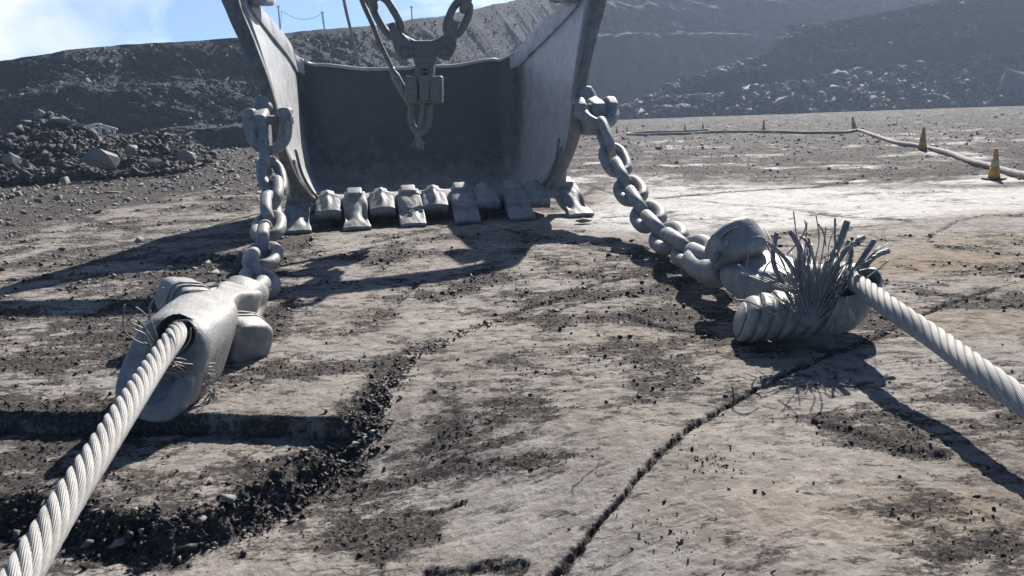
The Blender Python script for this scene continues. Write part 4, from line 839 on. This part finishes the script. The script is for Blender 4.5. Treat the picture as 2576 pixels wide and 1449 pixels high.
# frayed strands (parts of the right rope)
def c4(x, y, Y): return AY(1823.9+.2387*x, 534.6+.2387*y, Y)
strands = [([(880, 1170), (760, 1020), (690, 900), (575, 690), (520, 560), (505, 430), (545, 215)], .021), ([(880, 1160), (850, 950), (800, 700), (780, 560), (790, 400), (745, 290), (685, 200)], .023),
    ([(890, 1150), (870, 900), (760, 680), (680, 540), (560, 410), (425, 305)], .016), ([(900, 1170), (960, 950), (1010, 760), (1070, 560), (1200, 340), (1290, 90)], .028), ([(905, 1170), (1010, 920), (1130, 640), (1250, 430), (1380, 300), (1465, 262)], .022),
    ([(900, 1180), (1080, 950), (1290, 720), (1450, 480), (1575, 292)], .023), ([(910, 1185), (1120, 1020), (1340, 770), (1500, 540), (1600, 450), (1722, 405)], .024), ([(890, 1150), (960, 850), (890, 650), (830, 520), (880, 380), (845, 290), (790, 250)], .012), ([(880, 1170), (960, 880), (870, 620), (900, 420), (880, 270)], .010),
    ([(905, 1180), (1050, 1010), (1200, 820), (1300, 600), (1330, 420), (1300, 300)], .020), ([(890, 1180), (990, 870), (1130, 700), (1200, 560), (1160, 300), (1160, 60)], .009)]
r = random.Random(9)
for pts, R in strands:
    n = len(pts); path = [c4(x_, y_, 5.04+.05*i) for i, (x_, y_) in enumerate(pts)]; R *= .8
    wire_rope('frayed_strand', path, R, 6, R*15, rr_, M['wire'], steps=60, fine=False)
sp = []
for k in range(70):
    a = r.uniform(-1.25, 1.0); ln = r.uniform(350, 1050)*(1 if a > -.5 else .85); x0, y0 = 880+r.uniform(-60, 260), 1150-r.uniform(0, 250); x3 = x0+ln*math.sin(a); y3 = y0-ln*math.cos(a)*.95; cu = r.uniform(-130, 130)
    sp.append(([c4(x0, y0, 4.97), c4(x0+(x3-x0)*.35-cu*.4, y0+(y3-y0)*.35, 5.05), c4(x0+(x3-x0)*.7+cu*.3, y0+(y3-y0)*.72, 5.13), c4(x3+cu*r.random(), y3, 5.2+r.uniform(-.1, .15))], r.uniform(.0028, .0042)))
for P in ([(860, 1220), (500, 1060), (250, 940), (90, 910), (10, 830)], [(700, 1010), (400, 750), (250, 670), (180, 580), (135, 550)], [(480, 430), (400, 270), (300, 270), (245, 360), (240, 500), (190, 700)], [(1490, 690), (1610, 600), (1720, 505)], [(660, 1060), (480, 1000), (400, 980), (370, 800), (420, 600), (480, 510)], [(840, 80), (850, 160), (780, 300), (650, 440)], [(980, 115), (1040, 220), (1060, 350)]):
    sp.append(([c4(x_, y_, 4.97+.02*i) for i, (x_, y_) in enumerate(P)], .0048))
wires(rr_, sp, M['wire'])
# wire bundle at the seizing
mb = MB()
for k in range(330):
    a = r.gauss(.30, .38); a = r.uniform(-.7, .8) if abs(a) > .85 else a; d0 = r.uniform(0, 25); x0, y0 = 880+r.uniform(-35, 50), 1185+r.uniform(-25, 15); ln = r.uniform(220, 480)+(r.random() < .6)*r.uniform(60, 520)*(a > -.3); x3, y3 = x0+ln*math.sin(a), y0-ln*math.cos(a)*.9
    mb.tube(spline([c4(x0, y0, 4.92), c4((x0+x3)/2+30*a, (y0+y3)/2+30, 4.98+r.random()*.05), c4(x3+r.uniform(-50, 50), y3, 5.1+r.random()*.1)], 10), r.uniform(.0022, .0038), 5)
o = child('wire_bundle', mb.mesh(), M['wire'], rr_); o['kind'] = 'stuff'
# ------------------------------------------------------------------ DUMP RIGGING (hangs in front of the mouth)
YD = 11.35
def q3(x, y, dY=0.): return AY(880.5+.2692*x, .2692*y, YD+dY)
def mid(a, b): return (np.array(a)+np.array(b))/2
kx = .2692/F*YD*1.0
XR = np.array([1., 0, 0]); ZU = np.array([0, 0, 1.]); YB = np.array([0, 1., 0])
ds = empty('dump_socket', q3(690, 1000), 'dark cast socket with a looped rope end hanging in the middle of the bucket mouth', 'rope socket')
mb = MB(); mb.loft([sring(q3(700, y_), XR, YB, a*kx, b*kx, 4, 24) for y_, a, b in ((560, 70, 50), (600, 88, 75), (680, 90, 85), (730, 78, 85), (780, 55, 80), (930, 52, 80), (945, 50, 60))])
child('tongue', dent(cooked(mb.mesh(), voxel=.016, smooth=2), .006, 6, 2), M['cast2'], ds)
mb = MB(); mb.box(q3(700, 670, -.135), .105, .03, .08); o = child('letter_plate', cooked(mb.mesh(), bevel=.008), M['slot'], ds)
mb = MB(); mb.box(q3(676, 670, -.155), .018, .02, .06); mb.box(q3(724, 670, -.155), .018, .02, .06); mb.box(q3(700, 670, -.155), .06, .02, .016); child('letter_h', mb.mesh(), M['cast2'], o, False)
mb = MB()
for x_, x2 in ((640, 520), (748, 868)):
    mb.loft([sring(q3((x_+x2)/2, y_, .02), XR, YB, abs(x2-x_)*kx*.5*k, .13*k, 7, 24) for y_, k in ((712, .9), (725, 1), (900, 1.02), (945, .92), (965, .7))])
mb.box(q3(695, 900, .06), .5, .2, .2)
child('clevis_block', dent(cooked(mb.mesh(), voxel=.014, smooth=2), .006, 6, 3), M['cast2'], ds)
pth = [(585, 960), (572, 1060), (575, 1150), (610, 1215), (655, 1232), (700, 1215), (727, 1150), (735, 1060), (745, 970)]
mb = MB(); mb.tube([q3(p[0], p[1]) for p in spline(pth, 30)], .048, 12); child('loop', dent(mb.mesh(), .006, 8, 3), M['cast2'], ds)
wire_rope('rope_bight', [q3(685, 930), q3(680, 1050), q3(655, 1180), q3(640, 1290, .02)], .040, 6, .3, ds, M['wire'], steps=40, fine=False)
mb = MB(); mb.tube([q3(658, 1215), q3(640, 1260), q3(635, 1300)], [.05, .045, .04], 10); child('rope_end', mb.mesh(), M['wire'], ds)
sp = []
for k in range(34):
    a = r.uniform(-.9, .9); sp.append(([q3(645+r.uniform(-15, 25), 1235), q3(640+a*40, 1310), q3(640+a*r.uniform(60, 100), 1340+r.uniform(0, 75))], .0045))
wires(ds, sp, M['wire'])
# yoke with two pins
yk = empty('dump_yoke', q3(700, 480), 'Y-shaped dark steel yoke joining two link chains above the hanging socket', 'yoke')
mb = MB()
mb.loft([sring(q3(x_, y_), unit(q3(x_+a_[0], y_+a_[1])-q3(x_, y_)), YB, hh, .09, 3, 20) for x_, y_, a_, hh in ((430, 330, (30, -30), .05), (500, 390, (30, -40), .09), (590, 445, (20, -60), .10), (700, 470, (0, -60), .13), (800, 445, (-20, -60), .10), (890, 390, (-30, -40), .09), (960, 330, (-30, -30), .05))])
mb.loft([sring(q3(700, y_), XR, YB, a*kx, .10, 3.5, 20) for y_, a in ((420, 70), (480, 105), (560, 105), (620, 90), (650, 60))])
child('body', dent(cooked(mb.mesh(), voxel=.018, smooth=5), .008, 5, 2), M['cast2'], yk)
for x_, y_, ex, ey in ((515, 480, 385, 230), (885, 480, 985, 210)):
    mb = MB(); mb.loft([sring(q3(x_+(ex-x_)*t, y_+(ey-y_)*t, -.08), unit(q3(x_+(y_-ey), y_+(ex-x_))-q3(x_, y_)), YB, hh, .05, 3, 18) for t, hh in ((-.28, .06), (-.15, .10), (0, .125), (.3, .12), (.6, .08), (.85, .055), (1.05, .045))])
    cl = child('clevis', dent(cooked(mb.mesh(), voxel=.016, smooth=3), .008, 5, 4), M['cast2'], yk)
    mb = MB(); mb.tube([q3(x_, y_, -.165), q3(x_, y_, .12)], .058, 20); mb.tube([q3(x_, y_, -.135), q3(x_, y_, -.12)], .072, 20); child('pin', mb.mesh(), M['cast2'], cl)
def link_chain(segs, label):
    root = empty('hoist_chain', q3(*segs[0][:2]), label, 'chain', 'hoist chains')
    for (x0, y0, x1, y1, f, b) in segs:
        a, e = q3(x0, y0), q3(x1, y1); t = unit(e-a); h = unit(np.cross(t, YB)); ang = math.radians(f); side = h*math.cos(ang)+YB*math.sin(ang)
        mesh = link_mesh((a+e)/2, t, side, np.linalg.norm(e-a)-.1, .052, b); child('link', mesh, M['cast2'], root)
link_chain([(445, 330, 240, -20, 15, .125), (225, 70, 90, -180, 75, .12), (130, -120, -20, -420, 15, .12)], 'left hoist chain of long dark links rising out of frame from the yoke')
link_chain([(940, 320, 1075, 20, 15, .12), (1060, 90, 1150, -160, 80, .11), (1130, -110, 1240, -420, 15, .12)], 'right hoist chain of long dark links rising out of frame from the yoke')
# extra shackle eye at left arm
dr = empty('dump_rope', q3(390, 630), 'dark dump rope with a smooth grey end sleeve slanting behind the hanging socket', 'rope')
wire_rope('twisted_strands', [q3(40, -260, .4), q3(110, 0, .3), q3(205, 220, .25), q3(300, 450, .2), q3(400, 650, .16)], .034, 6, .3, dr, M['cast2'], steps=150, fine=False)
mb = MB(); mb.tube(spline([q3(385, 640, .16), q3(450, 760, .15), q3(510, 870, .14), q3(515, 880, .14), q3(580, 985, .13)], 24), [.045]*3+[.062]*12+[.056]*9, 16); child('sleeve', mb.mesh(), M['cast'], dr)
dr2 = empty('thin_rope', AY(902, 166, 17.5), 'thin pale steel rope dropping behind the bucket\'s rear rim', 'rope')
wire_rope('twisted_strands', [AY(850, -110, 15.8), AY(865, 0, 16.4), AY(884, 84, 17.0), AY(903, 168, 17.5), AY(925, 270, 18.1)], .032, 6, .26, dr2, M['rope'], steps=220, fine=False)
# ------------------------------------------------------------------ CONES AND HOSE
def cone(x, y, hpx, label, tilt=(0., 0.), body='yellow'):
    g = G(x, y); zc = (g-CC)@FW; h = hpx/F*zc; root = empty('traffic_cone', g+np.array([0, 0, 0]), label, 'traffic cone', 'traffic cones along the hose'); s = h/.72
    parts = [('base', [(0., .21), (.03, .20)], M['base'], True), ('cone_body', [(.03, .135), (.30, .095)], M['yellow'], False), ('reflective_cuff', [(.30, .097), (.53, .062)], M['cuff'], False), ('cone_top', [(.53, .060), (.69, .036), (.72, .03)], M['orange'], False)]
    for nm, pr, m, sq in parts:
        mb = MB(); mb.loft([sring(np.array([0, 0, z_*s]), XR, YB, r_*s, r_*s, 9 if sq else 2, 24) for z_, r_ in pr]); o = link(nm, mb.mesh(), m, root, not sq)
    root.rotation_euler = (tilt[0], tilt[1], .3); root.location.z += .01; return root
cone(2500, 452, 76, 'nearest yellow cone, with a bright clean lower half and orange tip')
cone(2320, 379, 58, 'grimy yellow cone standing second nearest beside the pale hose')
cone(2150, 329, 37, 'leaning yellow cone at the corner where the hose bends', (0.05, -.30))
cone(1921, 328, 25, 'small upright cone midway along the straight far run of hose')
cone(1768, 326, 17, 'tiny pale cone just behind the looped hose end')
cone(1723, 334, 20, 'tiny cone in front of the looped hose end')
cone(1578, 330, 13, 'tiny dark cone farthest left along the hose, right of the chain')
cone(1552, 335, 16, 'tiny yellow cone partly seen right beside the bucket\'s right shackle')
hp = [(2760, 478), (2640, 455), (2560, 438), (2500, 421), (2440, 405), (2380, 383), (2320, 369), (2250, 357), (2200, 341), (2160, 328), (2120, 333), (2050, 334), (1980, 332), (1900, 331), (1800, 332), (1720, 336), (1600, 339), (1580, 336), (1620, 333), (1700, 331), (1780, 327)]
P = [G(x_, y_, .06) for x_, y_ in hp]; hs = empty('hose', P[3]*[1, 1, 0], 'long pale dusty hose snaking past the yellow cones at right', 'hose')
mb = MB(); cp = spline(P, 400); mb.tube([p+np.array([0, 0, .005*math.sin(k*.21)]) for k, p in enumerate(cp)], [.072+.004*math.sin(k*.9) for k in range(400)], 10); child('pipe', mb.mesh(), M['hose'], hs)
# ------------------------------------------------------------------ FAR THINGS
tr_ = empty('truss_frame', AY(245, 352, 34), 'small white steel truss frame standing behind the left rock pile', 'truss')
def t3(x, y, dY=0): return AY((x)/1.449/1.59, (y)/1.449/1.59, 34+dY)
for nm, segs, R in (('beam', [((455, 735), (680, 750)), ((455, 742), (570, 718)), ((570, 718), (680, 750)), ((600, 745), (640, 765))], .035), ('post', [((578, 715), (580, 800))], .06), ('post', [((661, 748), (663, 795))], .05), ('brace', [((500, 740), (515, 732)), ((515, 732), (535, 742)), ((535, 742), (555, 724)), ((590, 725), (605, 745)), ((605, 745), (625, 734)), ((625, 734), (645, 748))], .022)):
    mb = MB()
    for a, b in segs: mb.tube([t3(*a), t3(*b)], R, 8)
    child(nm, mb.mesh(), M['white'], tr_)
def ridge_pole(x0, y0, x1, y1, Y, label):
    o = empty('power_pole', AY(x1, y1, Y), label, 'pole', 'poles on the skyline'); mb = MB(); mb.tube([AY(x0, y0, Y), AY(x1, y1+8, Y)], .14, 8); child('pole', mb.mesh(), M['pole'], o); mb = MB(); mb.box(AY(x0, y0+3, Y), .7, .2, .12); child('insulator_arm', mb.mesh(), M['pole'], o); return o
pa = ridge_pole(700, 14, 706, 80, 162, 'leftmost thin pole on the skyline holding a sagging wire')
pb = ridge_pole(811, 29, 817, 74, 164, 'second skyline pole, at the right end of the sagging wire')
pc_ = ridge_pole(1035, 15, 1037, 55, 169, 'short skyline pole standing alone right of the dump rope')
a, b = AY(708, 26, 162), AY(808, 34, 164); wr = [a+(b-a)*t-np.array([0, 0, 1.35*4*t*(1-t)]) for t in np.linspace(0, 1, 24)]; wr = [AY(706, 78, 162)]+wr+[AY(812, 60, 164)]
mb = MB(); mb.tube(wr, .045, 5); me = mb.mesh(); o = link('overhead_wire', me, M['pole']); tag(o, 'thin black wire sagging between the two left skyline poles', 'wire')
mb = MB(); mb.tube(spline([AY(490, 250, 88), AY(484, 262, 86), AY(481, 272, 84), AY(484, 283, 82)], 12), .12, 6); tag(link('drain_pipe', mb.mesh(), M['hose']), 'short pale curved pipe lying on the far left slope', 'pipe')
# ------------------------------------------------------------------ HAZE
mb = MB(); mb.box((0, 220, 45), 900, 500, 96); hz = link('haze', mb.mesh(), None, None, False); tag(hz, 'thin blue haze filling the pit, added to lift the shadows', 'haze', None, 'stuff')
hm = bpy.data.materials.new('haze'); hm.use_nodes = True; t = hm.node_tree; t.nodes.remove(t.nodes['Principled BSDF']); v = t.nodes.new('ShaderNodeVolumePrincipled'); v.inputs['Color'].default_value = (.58, .74, 1, 1); v.inputs['Density'].default_value = .0009; v.inputs['Anisotropy'].default_value = .35  # blue tint and density added to veil and lift shadows like lens flare
t.links.new(v.outputs[0], t.nodes['Material Output'].inputs['Volume']); hz.data.materials.append(hm)
